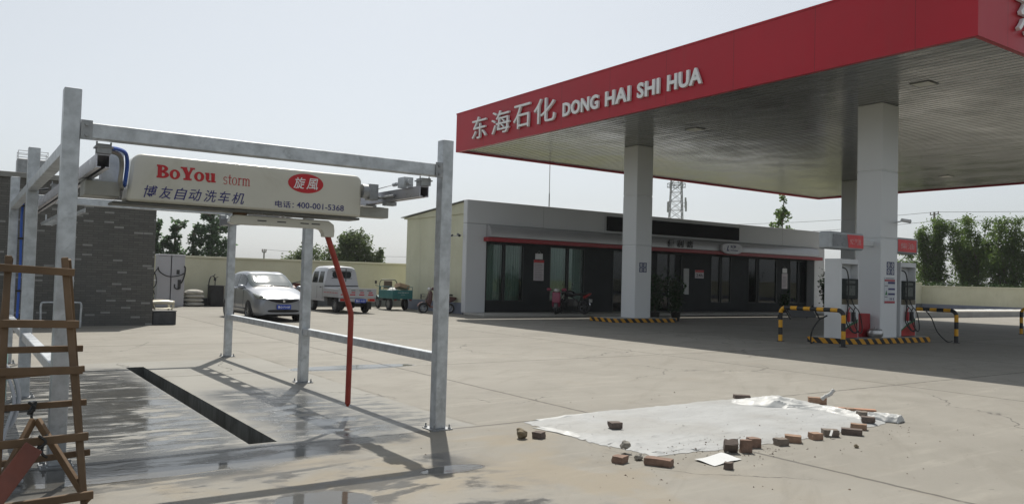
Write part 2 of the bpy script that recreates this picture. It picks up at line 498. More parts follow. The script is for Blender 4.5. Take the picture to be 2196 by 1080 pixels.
CONC = concrete_material()
TX0, TX1, TY0, TY1 = 2.14, 2.39, 7.03, 13.3
g = MB()
xs, ys = [-1500, TX0, TX1, 1500], [-1500, TY0, TY1, 1500]
for i in range(3):
    for j in range(3):
        if (i, j) == (1, 1): continue
        g.add([(xs[i], ys[j], 0), (xs[i + 1], ys[j], 0), (xs[i + 1], ys[j + 1], 0), (xs[i], ys[j + 1], 0)], [(0, 1, 2, 3)])
structure('ground', g, CONC)
# open drain trench cut into the bay
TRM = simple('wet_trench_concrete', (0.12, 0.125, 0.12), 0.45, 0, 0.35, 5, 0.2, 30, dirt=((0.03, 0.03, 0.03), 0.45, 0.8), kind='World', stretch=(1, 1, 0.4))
t = MB(); dz = -0.42
q = [(TX0, TY0), (TX1, TY0), (TX1, TY1), (TX0, TY1)]
for i in range(4):
    (ax, ay), (bx, by) = q[i], q[(i + 1) % 4]
    t.add([(ax, ay, 0), (bx, by, 0), (bx, by, dz), (ax, ay, dz)], [(0, 1, 2, 3)])
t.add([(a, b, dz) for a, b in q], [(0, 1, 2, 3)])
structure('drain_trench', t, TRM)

FIELD = simple('field_soil', (0.16, 0.15, 0.075), 0.95, 0, 0.3, 0.4, 0.4, 6, dirt=((0.08, 0.11, 0.03), 0.45, 0.9), kind='World')
fm = MB()
for a in ((-1400, 1400, 36.2, 1400), (67.6, 1400, -6.49, 36.2), (67.6, 1400, -1400, -26.01), (-1400, -20, -6.49, 36.2), (-1400, 67.59, -1400, -26.01)):  # pieces past the asphalt and far left are unseen, added to lower ground bounce
    fm.add([(a[0], a[2], 0.004), (a[1], a[2], 0.004), (a[1], a[3], 0.004), (a[0], a[3], 0.004)], [(0, 1, 2, 3)])
structure('field', fm, FIELD)
ASPH = simple('added_dark_asphalt', (0.055, 0.055, 0.056), 0.9, 0, 0.15, 0.5, 0.3, 40, kind='World')  # unseen dark strip behind the camera, added to cut light bounced off the ground
rd = MB()
rd.add([(-1400, -26, 0.004), (1400, -26, 0.004), (1400, -6.5, 0.004), (-1400, -6.5, 0.004)], [(0, 1, 2, 3)])
structure('added_unseen_road', rd, ASPH)

# ================================================================== PERIMETER WALLS
def wall_thing(label, x0, x1, y0, y1, h, cap, base_mat):
    w = thing('perimeter_wall', label, 'wall', ((x0 + x1) / 2, (y0 + y1) / 2, 0))
    wp(MB().box(x0, x1, y0, y1, 0.0, h), 'wall', CREAM, w)
    dx, dy = (0.0, 0.05) if (x1 - x0) > (y1 - y0) else (0.05, 0.0)
    wp(MB().box(x0, x1, y0 - dy, y1 + dy, h + 0.002, h + cap) if dy else MB().box(x0 - dx, x1 + dx, y0, y1, h + 0.002, h + cap), 'coping', CREAM, w, bev=0.01)
    wp(MB().box(x0, x1, y0 - 0.03, y0 - 0.004, 0.006, 0.33) if dy else MB().box(x0 - 0.03, x0 - 0.004, y0, y1, 0.006, 0.33), 'plinth', base_mat, w)
    return w
DKPL = simple('dark_plinth_render', (0.13, 0.14, 0.15), 0.85, 0, 0.15, 2)
GYPL = simple('grey_plinth_render', (0.20, 0.22, 0.28), 0.85, 0, 0.1, 2)
wall_thing('long cream rendered wall with a thin coping, behind the silver car', -10, 66.94, 35.6, 35.84, 2.02, 0.09, DKPL)
wall_thing('cream boundary wall beyond the pumps, under the feathery willows', 67.0, 67.24, -20, 35.84, 1.78, 0.07, GYPL)

# low kerb and planting strip on the far right
kb = thing('low_kerb', 'low grey concrete kerb wall at the foot of the far right cream wall', 'kerb', (52, 23, 0))
KERBM = simple('grey_kerb_concrete', (0.30, 0.30, 0.29), 0.85, 0, 0.12, 1.5, 0.2, 30, kind='World')
wp(MB().box(41.4, 66.5, 22.5, 22.75, 0.0, 0.33), 'kerb_wall', KERBM, kb, bev=0.012)
wp(MB().box(41.4, 66.5, 22.77, 27.0, 0.0, 0.25), 'bed', simple('bare_soil', (0.34, 0.31, 0.25), 0.95, 0, 0.2, 1.0, 0.4, 10, kind='World'), kb)
FILM = simple('white_plastic_film', (0.72, 0.73, 0.73), 0.35, 0, 0.05, 3)
fl = MB()
def film(u, v):
    x = 43 + 21 * u
    return (x, 25.2 + 0.7 * v, 0.255 + math.sin(v * math.pi) * (0.03 + 0.16 * abs(mnoise.noise((x * 0.45, 3.1, 0))) ))
fl.grid(film, 60, 6)
tag(fl.build('plastic_film', FILM), 'rumpled white plastic film lying along the far right kerb', 'film')

# ================================================================== DARK BRICK BUILDING
def brick_material():
    m = Mat('grey_slate_brick')
    P = m.coord('World'); x, y, z = m.xyz(P)
    n = m.nt.nodes.new('ShaderNodeTexBrick'); m.nt.links.new(m.comb(x + y, z, 0.0), n.inputs['Vector'])
    n.inputs['Scale'].default_value = 1.0; n.inputs['Brick Width'].default_value = 0.24; n.inputs['Row Height'].default_value = 0.062
    n.inputs['Mortar Size'].default_value = 0.006; n.inputs['Mortar Smooth'].default_value = 0.3; n.offset = 0.5
    n.inputs['Color1'].default_value = (0.088, 0.086, 0.080, 1); n.inputs['Color2'].default_value = (0.118, 0.115, 0.107, 1); n.inputs['Mortar'].default_value = (0.06, 0.06, 0.058, 1)
    # scattered pale bricks
    row = (z / 0.062).floor()
    col = ((x + y) / 0.24 + 0.5 - (row * 0.5).fract()).floor()
    wnn = m.nt.nodes.new('ShaderNodeTexWhiteNoise'); wnn.noise_dimensions = '2D'
    m.nt.links.new(m.comb(col, row, 0.0), wnn.inputs['Vector'])
    pale = N(m.nt, wnn.outputs[0]).step(0.925, 0.93)
    body = 1.0 - N(m.nt, n.outputs['Fac'])
    c = m.mix(pale * body, n.outputs['Color'], (0.23, 0.23, 0.222))
    nn = m.noise(P, 1.2, 5, 0.65)
    c = m.mix(nn.step(0.4, 0.75) * 0.4, c, (0.095, 0.10, 0.10))
    m.set('Base Color', c); m.set('Roughness', 0.8)
    m.bump(body, 0.4, 0.006)
    return m.m
bb = thing('brick_building', 'dark grey slate brick building with scattered pale bricks behind the wash frame', 'building', (-2, 25, 0))
wp(MB().box(-12, 4.32, 23.1, 29.0, 0.0, 3.66), 'wall', brick_material(), bb)
wp(MB().box(-12, 4.37, 23.04, 29.1, 3.665, 3.80), 'parapet', simple('grey_coping', (0.22, 0.22, 0.21), 0.8), bb, bev=0.01)
ru = thing('roof_unit', 'small grey metal box with a thin wire rail on the brick building roof', 'roof unit', (1.45, 24.3, 3.8))
wp(MB().box(1.12, 1.82, 24.0, 24.6, 3.80, 4.26), 'casing', GALV_DK, ru, bev=0.02)
rr = MB()
for z in (4.36, 4.46): rr.tube([(1.14, 24.02, z), (1.8, 24.02, z), (1.8, 24.58, z), (1.14, 24.58, z)], 0.008, 5, closed=True)
for x in (1.14, 1.8):
    for y in (24.02, 24.58): rr.tube([(x, y, 4.26), (x, y, 4.47)], 0.008, 5)
wp(rr, 'rail', STEEL, ru)

# ================================================================== CONVENIENCE STORE
SY = 27.4
st = thing('convenience_store', 'single storey store with white frame, grey awning and red stripe, under the canopy', 'building', (28.8, SY, 0))
WHITEW = simple('white_aluminium_panel', (0.60, 0.61, 0.63), 0.45, 0.0, 0.03, 0.5)
AWN = simple('brushed_awning_metal', (0.48, 0.48, 0.49), 0.38, 0.35, 0.06, 0.8)
CHAR = simple('charcoal_tile', (0.022, 0.026, 0.029), 0.6, 0, 0.12, 2, spec=0.15)
FRM = simple('dark_window_frame', (0.025, 0.03, 0.03), 0.4)
GLS = glass('shop_glass', (0.66, 0.76, 0.72), 0.0)
CURT = simple('pale_curtain', (0.70, 0.74, 0.70), 0.9, 0, 0.06, 1.0)
# cream rear body
rb = MB()
rb.box(17.05, 40.6, SY + 0.9, 33.2, 0.0, 4.13).box(17.05, 17.198, SY + 0.302, SY + 0.9, 0.0, 4.13).box(40.452, 40.6, SY + 0.302, SY + 0.9, 0.0, 4.13)
wp(rb, 'rear_wall', CREAM, st)
rf = MB()
rf.prism([(SY + 0.303, 4.64), (33.45, 4.17), (33.45, 4.131), (SY + 0.303, 4.131)], 17.0, 40.65, M=Matrix(((0, 0, 1, 0), (1, 0, 0, 0), (0, 1, 0, 0), (0, 0, 0, 1))))
wp(rf, 'gable', CREAM, st)
wp(MB().add([(16.9, SY + 0.305, 4.665), (40.7, SY + 0.305, 4.665), (40.7, 33.6, 4.20), (16.9, 33.6, 4.20), (16.9, SY + 0.305, 4.69), (40.7, SY + 0.305, 4.69), (40.7, 33.6, 4.23), (16.9, 33.6, 4.23)], [(0, 1, 2, 3), (4, 5, 6, 7), (0, 1, 5, 4), (1, 2, 6, 5), (2, 3, 7, 6), (3, 0, 4, 7)]), 'roof_edge', GALV_DK, st)
wp(MB().box(17.015, 17.045, SY + 0.31, 33.2, 0.006, 0.46), 'plinth', GYPL, st)
# white frame
wp(MB().box(16.75, 17.72, SY, SY + 0.3, 0.08, 3.70).box(16.75, 40.9, SY, SY + 0.3, 3.702, 4.66).box(39.95, 40.9, SY, SY + 0.3, 0.08, 3.70), 'white_frame', WHITEW, st, bev=0.03, seg=2)
for xa, xb in ((17.2, 17.72), (39.95, 40.45)): wp(MB().box(xa, xb, SY + 0.301, SY + 0.66, 0.08, 3.70), 'reveal', WHITEW, st)
wp(MB().box(17.2, 40.45, SY + 0.301, SY + 0.66, 3.19, 3.70), 'lintel', WHITEW, st)
wp(MB().box(16.82, 40.85, SY + 0.02, SY + 0.298, 0.0, 0.078), 'footing', DKPL, st)
for x in (20.6, 24.1, 33.4, 37.0): wp(MB().box(x, x + 0.012, SY - 0.004, SY - 0.0015, 3.72, 4.64), 'panel_seam', GALV_DK, st)
# rounded awning
prof = [(SY + 0.02, 3.70), (SY - 0.10, 3.68), (SY - 0.24, 3.58), (SY - 0.32, 3.42), (SY - 0.34, 3.26), (SY - 0.34, 3.19), (SY + 0.02, 3.19)]
Mx = Matrix(((0, 0, 1, 0), (1, 0, 0, 0), (0, 1, 0, 0), (0, 0, 0, 1)))
wp(MB().prism(prof, 17.72, 39.94, M=Mx, smooth=True), 'awning', AWN, st, sharp=50)
wp(MB().box(17.55, 40.2, SY - 0.36, SY - 0.02, 3.0, 3.17), 'red_stripe', simple('deep_red_stripe', (0.30, 0.012, 0.02), 0.4, 0, 0.05), st, bev=0.01)
wp(MB().box(24.2, 33.3, SY - 0.10, SY - 0.004, 3.80, 4.46), 'sign_panel', simple('black_led_panel', (0.006, 0.006, 0.006), 0.7, 0, 0.1, spec=0.08), st, bev=0.01)
# recessed charcoal front with window openings
wins = [(18.04, 18.92, 'c'), (18.97, 19.95, 'c'), (21.38, 22.36, 'c'), (22.42, 23.36, 'c'), (25.1, 27.6, 'd'), (27.95, 29.7, 'd'),
        (31.85, 32.55, 'w'), (32.66, 33.4, 'w'), (34.8, 35.5, 'w'), (35.66, 37.2, 'w'), (38.4, 39.15, 'c'), (39.25, 39.93, 'c')]
RY = SY + 0.5
rw = MB(); px = 17.72
for a, b, k in wins:
    lo = 0.1 if k == 'd' else 0.55
    rw.box(px, a, RY, RY + 0.15, 0.08, 3.18)
    if k != 'd': rw.box(a, b, RY, RY + 0.15, 0.08, lo)
    rw.box(a, b, RY, RY + 0.15, 2.95, 3.18)
    px = b
rw.box(px, 39.95, RY, RY + 0.15, 0.08, 3.18)
wp(rw, 'front_wall', CHAR, st)
for a, b, k in wins:
    lo = 0.1 if k == 'd' else 0.55
    fr = MB(); e = 0.035
    fr.box(a, a + e, RY - 0.02, RY + 0.1, lo, 2.95).box(b - e, b, RY - 0.02, RY + 0.1, lo, 2.95)
    fr.box(a + e, b - e, RY - 0.02, RY + 0.1, lo, lo + e).box(a + e, b - e, RY - 0.02, RY + 0.1, 2.95 - e, 2.95)
    if k == 'd':
        mid = (a + b) / 2; fr.box(mid - 0.04, mid + 0.04, RY - 0.02, RY + 0.1, lo + e, 2.95 - e)
    f = wp(fr, 'door' if k == 'd' else 'window', FRM, st)
    p = MB().box(a + e, b - e, RY + 0.035, RY + 0.041, lo + e, 2.95 - e).build('pane', GLS)
    p.parent = f
    if k == 'd':
        h = MB().tube([((a + b) / 2 - 0.1, RY - 0.06, 0.8), ((a + b) / 2 - 0.1, RY - 0.06, 1.5)], 0.015, 8).build('handle', STEEL); h.parent = f
    if k == 'c':
        cm = MB()
        fn = lambda u, v, a=a, b=b: (a + (b - a) * u, RY + 0.26 + 0.035 * math.sin(u * (b - a) * 46 + math.sin(a * 9 + u * 7)), 0.45 + 2.5 * v)
        cm.grid(fn, 70, 2)
        cu = cm.build('curtain', CURT); cu.parent = f
# shop interior
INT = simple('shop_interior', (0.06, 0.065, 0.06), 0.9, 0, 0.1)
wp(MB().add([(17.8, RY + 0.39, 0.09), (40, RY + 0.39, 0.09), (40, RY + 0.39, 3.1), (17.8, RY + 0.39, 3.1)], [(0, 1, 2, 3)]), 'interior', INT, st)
# step along the front
structure('pavement', MB().box(16.7, 40.95, SY - 1.5, SY - 0.002, 0.001, 0.10), simple('pavement_concrete', (0.38, 0.37, 0.34), 0.85, 0, 0.1, 1.0, kind='World'), bev=0.015)
# lettering on the awning
for s, x in (('便', 27.80), ('利', 28.45), ('店', 29.12)):
    W(text('lettering', s, frame((x, SY - 0.352, 3.235), (1, 0, 0), (0, 0, 1)), 0.42, 0.36, BLACKINK, None, 0.03, 0.02), st)
# oval shop sign
ov = thing('oval_sign', 'white oval lit sign with a dark letter mark on the store awning', 'sign', (32.3, SY - 0.45, 3.32))
el = [(0.78 * (abs(math.cos(a)) ** 0.7) * (1 if math.cos(a) >= 0 else -1), 0.27 * (abs(math.sin(a)) ** 0.7) * (1 if math.sin(a) >= 0 else -1)) for a in [2 * math.pi * i / 40 for i in range(40)]]
Mo = frame((32.3, SY - 0.36, 3.33), (1, 0, 0), (0, 0, 1))
wp(MB().prism(el, 0.0, 0.14, M=Mo), 'sign_box', simple('pearl_white_acrylic', (0.62, 0.62, 0.66), 0.3), ov, bev=0.02, seg=2)
W(text('lettering', 'L', frame((31.86, SY - 0.502, 3.2), (1, 0, 0), (0, 0, 1)), 0.2, 0.27, NAVY, None, 0.004, 0.03, 0.3), ov)
W(text('lettering', '东海', frame((32.14, SY - 0.502, 3.33), (1, 0, 0), (0, 0, 1)), 0.44, 0.17, NAVY, None, 0.004, 0.02), ov)
wp(MB().box(32.14, 32.72, SY - 0.505, SY - 0.5015, 3.22, 3.26), 'underline', NAVY, ov)
# notices on the front wall
def notice(x0, x1, z0, z1, label, top=True, lines=9, red=True, txt=None, group=None):
    n = thing('notice_board', label, 'notice', ((x0 + x1) / 2, RY, z0))
    y = RY
    wp(MB().box(x0, x1, y - 0.02, y - 0.003, z0, z1), 'board', simple('notice_paper', (0.55, 0.50, 0.52), 0.5, 0, 0.04), n)
    if red: wp(MB().box(x0, x1, y - 0.023, y - 0.0205, z1 - 0.12, z1 - 0.002), 'header', REDINK, n)
    if top:
        c = (x0 + x1) / 2
        wp(MB().box(c - 0.2, c + 0.2, y - 0.02, y - 0.003, z1 + 0.03, z1 + 0.28), 'top_plate', WHITEINK, n)
        wp(MB().tube([(c - 0.1, y - 0.012, z1 + 0.29), (c, y - 0.012, z1 + 0.4), (c + 0.1, y - 0.012, z1 + 0.29)], 0.014, 6), 'loop', STEEL, n)
    if txt:
        W(text('lettering', txt, frame((x0 + 0.07, y - 0.024, z0 + 0.07), (1, 0, 0), (0, 0, 1)), (x1 - x0) - 0.14, (z1 - z0) - 0.26, BLACKINK, None, 0.002, 0.01), n)
    else:
        lm = MB()
        for i in range(lines):
            z = z1 - 0.2 - (z1 - z0 - 0.28) * i / max(1, lines - 1)
            lm.box(x0 + 0.06, x1 - 0.06 - 0.1 * random.random(), y - 0.0225, y - 0.0203, z - 0.015, z + 0.015)
        wp(lm, 'printed_lines', simple('grey_print', (0.30, 0.26, 0.28), 0.6), n)
    return n
notice(20.5, 21.05, 1.45, 2.35, 'pink and white notice board between the two curtained left windows of the store')
notice(37.66, 38.16, 1.35, 2.2, 'narrow white notice board by the right curtained windows of the store', red=False)
notice(30.66, 31.3, 1.78, 2.2, 'small white 24 hour plate right of the store entrance', top=False, txt='24h')
ps = MB().box(29.84, 30.22, RY - 0.012, RY - 0.003, 0.95, 2.25)
tag(ps.build('door_poster', simple('pale_grey_poster', (0.42, 0.44, 0.43), 0.5)), 'tall narrow pale grey poster beside the store entrance door', 'poster')
# cctv on the left pillar
def cctv(loc, d, label, arm):
    c = thing('security_camera', label, 'camera', loc)
    a = Vector(loc); dv = Vector(d).normalized()
    wp(MB().tube([a - Vector(arm), a], 0.02, 6), 'bracket', WHITEP, c)
    wp(MB().tube([a - dv * 0.12, a + dv * 0.14], 0.05, 10).tube([a + dv * 0.142, a + dv * 0.16], 0.056, 10), 'housing', DARKP if 'black' in label else WHITEP, c)
cctv((16.35, 28.0, 3.18), (-1, -0.3, -0.25), 'small black security camera on the left corner of the store', (-0.38, 0, 0))
cctv((16.58, 27.75, 3.22), (-0.3, -1, -0.25), 'black security camera nearest the white corner pillar', (-0.16, 0, 0))

# antenna mast on the roof
an = thing('roof_antenna', 'thin tall whip antenna rising above the store roof', 'antenna', (21.8, 28.6, 4.6))
wp(MB().tube([(21.8, 28.6, 4.5), (21.8, 28.6, 5.4)], 0.028, 6), 'base', GALV_DK, an)
wp(MB().tube([(21.8, 28.6, 5.4), (21.79, 28.6, 7.2), (21.77, 28.6, 9.0)], 0.016, 6), 'whip', GALV_DK, an)

# ================================================================== CANOPY
CX0, CX1, CY0, CY1, CZ0, CZ1 = 16.6, 41.4, 7.74, 28.2, 6.63, 8.18
cp = thing('fuel_canopy', 'huge flat filling station canopy with deep red fascia and slatted soffit', 'canopy', (29, 18, 0))
T = 0.12
fa = MB()
fa.box(CX0, CX0 + T, CY0, CY1, CZ0, CZ1)
fa.box(CX1 - T, CX1, CY0, CY1, CZ0, CZ1)
fa.box(CX0 + T, CX1 - T, CY0, CY0 + T, CZ0, CZ1)
fa.box(CX0 + T, CX1 - T, CY1 - T, CY1, CZ0, CZ1)
wp(fa, 'fascia', REDP, cp)
tr_ = MB()
for a in ((CX0 - 0.015, CX0 + T + 0.02, CY0 - 0.015, CY1 + 0.015), (CX1 - T - 0.02, CX1 + 0.015, CY0 - 0.015, CY1 + 0.015)): tr_.box(*a, CZ1 + 0.002, CZ1 + 0.05)
for a in ((CY0 - 0.015, CY0 + T + 0.02), (CY1 - T - 0.02, CY1 + 0.015)): tr_.box(CX0 + T + 0.022, CX1 - T - 0.022, *a, CZ1 + 0.002, CZ1 + 0.05)
wp(tr_, 'edge_trim', REDP, cp)
wp(MB().box(CX0 + T, CX1 - T, CY0 + T, CY1 - T, 7.9, 7.98), 'roof', GALV_DK, cp)
def soffit_material():
    m = Mat('slatted_soffit_metal'); P = m.coord('World'); x, y, z = m.xyz(P)
    n = m.noise(m.scale(P, 6.0, 0.25, 1), 1.2, 3); n2 = m.noise(P, 0.6, 4)
    m.set('Base Color', m.mix(n.step(0.3, 0.7), (0.155, 0.167, 0.168), (0.20, 0.212, 0.212)))
    m.set('Metallic', 0.3); m.set('Roughness', n2.step(0.3, 0.7, 0.14, 0.26))
    m.bump(m.noise(m.scale(P, 1.0, 0.5, 1), 1.6, 2), 0.25, 0.05)
    return m.m
so = MB(); px = CX0 + T; pitch = 0.248
while px < CX1 - T - 0.01:
    b = min(px + pitch, CX1 - T)
    pts = [(px, 6.73), (px + 0.010, 6.70), (b - 0.04, 6.70), (b - 0.03, 6.73)]
    for (xa, za), (xb, zb) in zip(pts, pts[1:] + [(b, 6.73)]):
        so.add([(xa, CY0 + T, za), (xb, CY0 + T, zb), (xb, CY1 - T, zb), (xa, CY1 - T, za)], [(0, 1, 2, 3)])
    px = b
wp(so, 'soffit', soffit_material(), cp)
LENS = simple('frosted_lens', (0.80, 0.80, 0.72), 0.4)
FIXT = simple('fixture_frame', (0.14, 0.14, 0.13), 0.5)
for (x, y) in ((19.85, 10.55), (20.2, 18.5), (36.8, 18.5), (36.8, 10.5)):
    f = wp(MB().box(x - 0.25, x + 0.25, y - 0.25, y + 0.25, 6.684, 6.698), 'ceiling_light', FIXT, cp)
    W(MB().box(x - 0.21, x + 0.21, y - 0.21, y + 0.21, 6.676, 6.683).build('lens', LENS), f)
COLM = simple('white_column_cladding', (0.74, 0.755, 0.77), 0.32, 0.0, 0.012, 0.5, rvar=0.015)
def column(x0, y0):
    c = MB()
    for a, b in ((0.0, 2.9), (2.906, 4.8), (4.806, 6.70)): c.box(x0, x0 + 0.84, y0, y0 + 0.76, a, b)
    c.box(x0 + 0.02, x0 + 0.82, y0 + 0.02, y0 + 0.74, 0.0, 6.7)
    return wp(c, 'column', COLM, cp, bev=0.03, seg=2)
for x in (20.98, 35.35):
    for y in (12.3, 22.06): column(x, y)
# channel letters, left face (reads from far to near) and near face
LET = simple('white_channel_letter', (0.82, 0.83, 0.85), 0.4, 0, 0.03)
FX = CX0 - 0.022
def lf(s, ya, yb, z0, z1, bold, dep=0.08, spacing=1.0):
    o = text('lettering', s, frame((FX, ya, z0), (0, -1, 0), (0, 0, 1)), ya - yb, z1 - z0, LET, None, dep, bold, 0.0, spacing)
    W(o, cp)
for s, a, b in (('东', 26.82, 25.78), ('海', 25.42, 24.2), ('石', 23.95, 22.92), ('化', 22.68, 21.46)): lf(s, a, b, 6.95, 7.82, 0.0)
for s, a, b in (('DONG', 21.05, 19.22), ('HAI', 18.90, 17.76), ('SHI', 17.46, 16.53), ('HUA', 16.22, 14.92)): lf(s, a, b, 6.99, 7.46, 0.034, 0.07, 1.08)
for i, s in enumerate('东海石化'):
    W(text('lettering', s, frame((18.15 + i * 1.35, CY0 - 0.022, 7.0), (1, 0, 0), (0, 0, 1)), 1.05, 0.88, LET, None, 0.08, 0.0), cp)
W(text('lettering', 'DONG HAI SHI HUA', frame((23.9, CY0 - 0.022, 7.05), (1, 0, 0), (0, 0, 1)), 6.2, 0.5, LET, None, 0.12, 0.028), cp)

# ------------------------------------------------------------------ islands, pumps, barriers
def stripes_material():
    m = Mat('hazard_stripe_paint'); P = m.coord('World'); x, y, z = m.xyz(P)
    s = ((x * 1.0 - y * 1.0 + z * 1.1) / 0.36).fract()
    n = m.noise(P, 7, 4, 0.65)
    c = m.mix(s.step(0.49, 0.51), (0.015, 0.015, 0.017), (0.62, 0.30, 0.02))
    c = m.mix(n.step(0.55, 0.75) * 0.55, c, (0.16, 0.14, 0.11))
    m.set('Base Color', c); m.set('Roughness', 0.6)
    return m.m
HAZ = stripes_material(); ISL = simple('island_top_concrete', (0.34, 0.34, 0.32), 0.8, 0, 0.1, 2, kind='World')
def island(poly, label):
    cx = sum(p[0] for p in poly) / len(poly); cy = sum(p[1] for p in poly) / len(poly)
    i = thing('pump_island', label, 'pump island', (cx, cy, 0))
    wp(MB().prism(poly, 0.0, 0.146), 'kerb', HAZ, i, bev=0.012)
    inn = [(cx + (a - cx) * 0.985, cy + (b - cy) * 0.94) for a, b in poly]
    wp(MB().prism(inn, 0.1465, 0.15), 'top', ISL, i)
island([(19.1, 13.3), (19.1, 12.75), (19.4, 12.34), (19.95, 12.14), (21.0, 12.08), (23.1, 12.02), (23.4, 12.3), (23.4, 13.3), (22.9, 13.45), (19.6, 13.45)], 'yellow and black striped pump island under the two fuel pumps')
island([(19.75, 23.2), (19.75, 21.95), (20.0, 21.72), (22.6, 21.5), (23.0, 21.8), (23.0, 23.2)], 'striped kerb island under the empty column by the store')

GRNP = simple('green_band', (0.02, 0.16, 0.06), 0.4); DISP = simple('dispenser_display_housing', (0.012, 0.018, 0.018), 0.5, spec=0.2)
SCR = simple('lcd_glass', (0.07, 0.085, 0.08), 0.3, 0, 0.05, spec=0.3)
def dispenser(x, y, label):
    """x, y: front left corner; front faces -Y"""
    d = thing('fuel_dispenser', label, 'fuel pump', (x + 0.42, y + 0.3, 0.15), 0, 'fuel pumps either side of the column')
    z0 = 0.15; w = 0.82; dp = 0.5
    c = MB()
    c.box(x, x + 0.04, y, y + dp, z0, 2.27).box(x + w - 0.04, x + w, y, y + dp, z0, 2.27)
    c.box(x + 0.04, x + w - 0.04, y + 0.22, y + dp, z0, 2.26)
    c.box(x + 0.04, x + w - 0.04, y + 0.004, y + 0.22, 2.13, 2.265)
    wp(c, 'cabinet', WHITEP, d, bev=0.012, seg=2)
    wp(MB().box(x + 0.042, x + w - 0.042, y - 0.015, y + 0.218, 1.20, 1.74), 'display', DISP, d, bev=0.015)
    for za, zb in ((1.30, 1.56), (1.62, 1.69)): wp(MB().box(x + 0.22, x + w - 0.2, y - 0.019, y - 0.0155, za, zb), 'screen', SCR, d)
    wp(MB().box(x + 0.042, x + w - 0.042, y - 0.01, y + 0.218, 1.06, 1.196), 'shelf_panel', simple('olive_panel', (0.13, 0.11, 0.07), 0.4), d)
    wp(MB().box(x + 0.042, x + w - 0.042, y - 0.004, y + 0.218, z0 + 0.02, 1.056), 'lower_panel', WHITEP, d)
    Mf = frame((x + 0.045, y - 0.008, z0 + 0.02), (1, 0, 0), (0, 0, 1)); ww = w - 0.09
    wp(MB().prism([(0, 0), (ww, 0), (ww, 0.40), (0.5 * ww, 0.31), (0, 0.14)], 0, 0.003, M=Mf), 'red_band', simple('red_band', (0.42, 0.02, 0.02), 0.4), d)
    wp(MB().prism([(0, 0.142), (0.5 * ww, 0.312), (ww, 0.402), (ww, 0.50), (0.5 * ww, 0.37), (0, 0.18)], 0, 0.003, M=Mf), 'green_band', GRNP, d)
    for k, (hx, rc) in enumerate(((0.26, 'r'), (0.5, 'k'))):
        nz = MB(); a = Vector((x + hx, y - 0.05, 0.86))
        nz.tube([a, a + Vector((0.01, -0.02, 0.08)), a + Vector((0.03, -0.03, 0.12))], 0.016, 6)
        nz.box(a.x - 0.035, a.x + 0.035, y - 0.10, y - 0.006, 0.60, 0.86)
        wp(nz, 'nozzle', simple('nozzle_red', (0.4, 0.03, 0.04), 0.5) if rc == 'r' else DARKP, d, bev=0.01)
        hp = [(x + hx, y - 0.06, 0.60), (x + hx + 0.02, y - 0.12, 0.42), (x + hx + 0.16, y - 0.16, 0.30), (x + hx + 0.3, y - 0.12, 0.45), (x + hx + 0.22, y - 0.08, 0.85), (x + hx + 0.02, y - 0.05, 1.03), (x + hx - 0.06, y - 0.03, 1.2)]
        wp(MB().tube(catmull(hp, 5), 0.014, 6), 'hose', BLACK, d)
    hp = [(x + 0.1, y + 0.1, 2.05), (x + 0.2, y - 0.02, 1.98), (x + 0.24, y - 0.06, 1.7), (x + 0.22, y - 0.07, 1.3), (x + 0.2, y - 0.07, 0.95), (x + 0.16, y - 0.06, 0.6), (x + 0.3, y - 0.14, 0.34), (x + 0.52, y - 0.18, 0.33)]
    wp(MB().tube(catmull(hp, 5), 0.018, 6), 'hose', BLACK, d)
    return d
dispenser(19.2, 12.36, 'white fuel pump left of the column, with its whole blank side showing')
dispenser(22.1, 12.36, 'white fuel pump right of the column, partly hidden by it')
ho = MB().tube(catmull([(23.0, 12.2, 1.0), (23.1, 12.0, 0.7), (23.25, 11.9, 0.3), (23.5, 11.75, 0.03), (23.9, 11.8, 0.03)], 6), 0.017, 6)
# pump number signs carried by the column
def pump_sign(x0, x1, y, red0, red1, label, txt):
    s = thing('pump_sign', label, 'sign', ((x0 + x1) / 2, y + 0.2, 2.5), 0, 'red grade signs above the pumps')
    wp(MB().box(x0, x1, y, y + 0.36, 2.52, 2.98), 'sign_box', simple('silver_sign_box', (0.42, 0.44, 0.46), 0.35, 0.2), s, bev=0.05, seg=3)
    wp(MB().box(x0 + 0.10, x1 - 0.06, y - 0.006, y - 0.002, 2.585, 2.915), 'face', simple('slate_sign_face', (0.20, 0.21, 0.23), 0.3), s)
    sl = 0.07 if red0 > x0 + 0.2 else 0.0
    sr = 0.07 if red1 < x1 - 0.15 else 0.0
    wp(MB().prism([(red0 + sl, 2.575), (red1 - sr, 2.575), (red1, 2.925), (red0, 2.925)], 0, 0.004, M=frame((0, y - 0.007, 0), (1, 0, 0), (0, 0, 1))), 'red_panel', simple('sign_red', (0.74, 0.02, 0.03), 0.35), s)
    W(text('lettering', txt, frame((red0 + 0.13, y - 0.0125, 2.66), (1, 0, 0), (0, 0, 1)), red1 - red0 - 0.26, 0.17, simple('sign_pink', (0.75, 0.42, 0.42), 0.5), None, 0.002, 0.0), s)
    # bracket back to the column
    bx0, bx1 = (x1 + 0.002, 20.978) if x1 < 20.9 else (21.822, x0 - 0.002)
    if bx1 - bx0 > 0.02: wp(MB().box(bx0, bx1, y + 0.12, y + 0.24, 2.68, 2.82), 'bracket', WHITEP, s)
pump_sign(18.75, 20.3, 12.4, 19.5, 20.26, "silver and red grade sign reading 92 left of the pump column", "92'汽油")
pump_sign(21.95, 23.1, 12.4, 22.0, 22.98, 'red grade sign right of the pump column', '柴油')
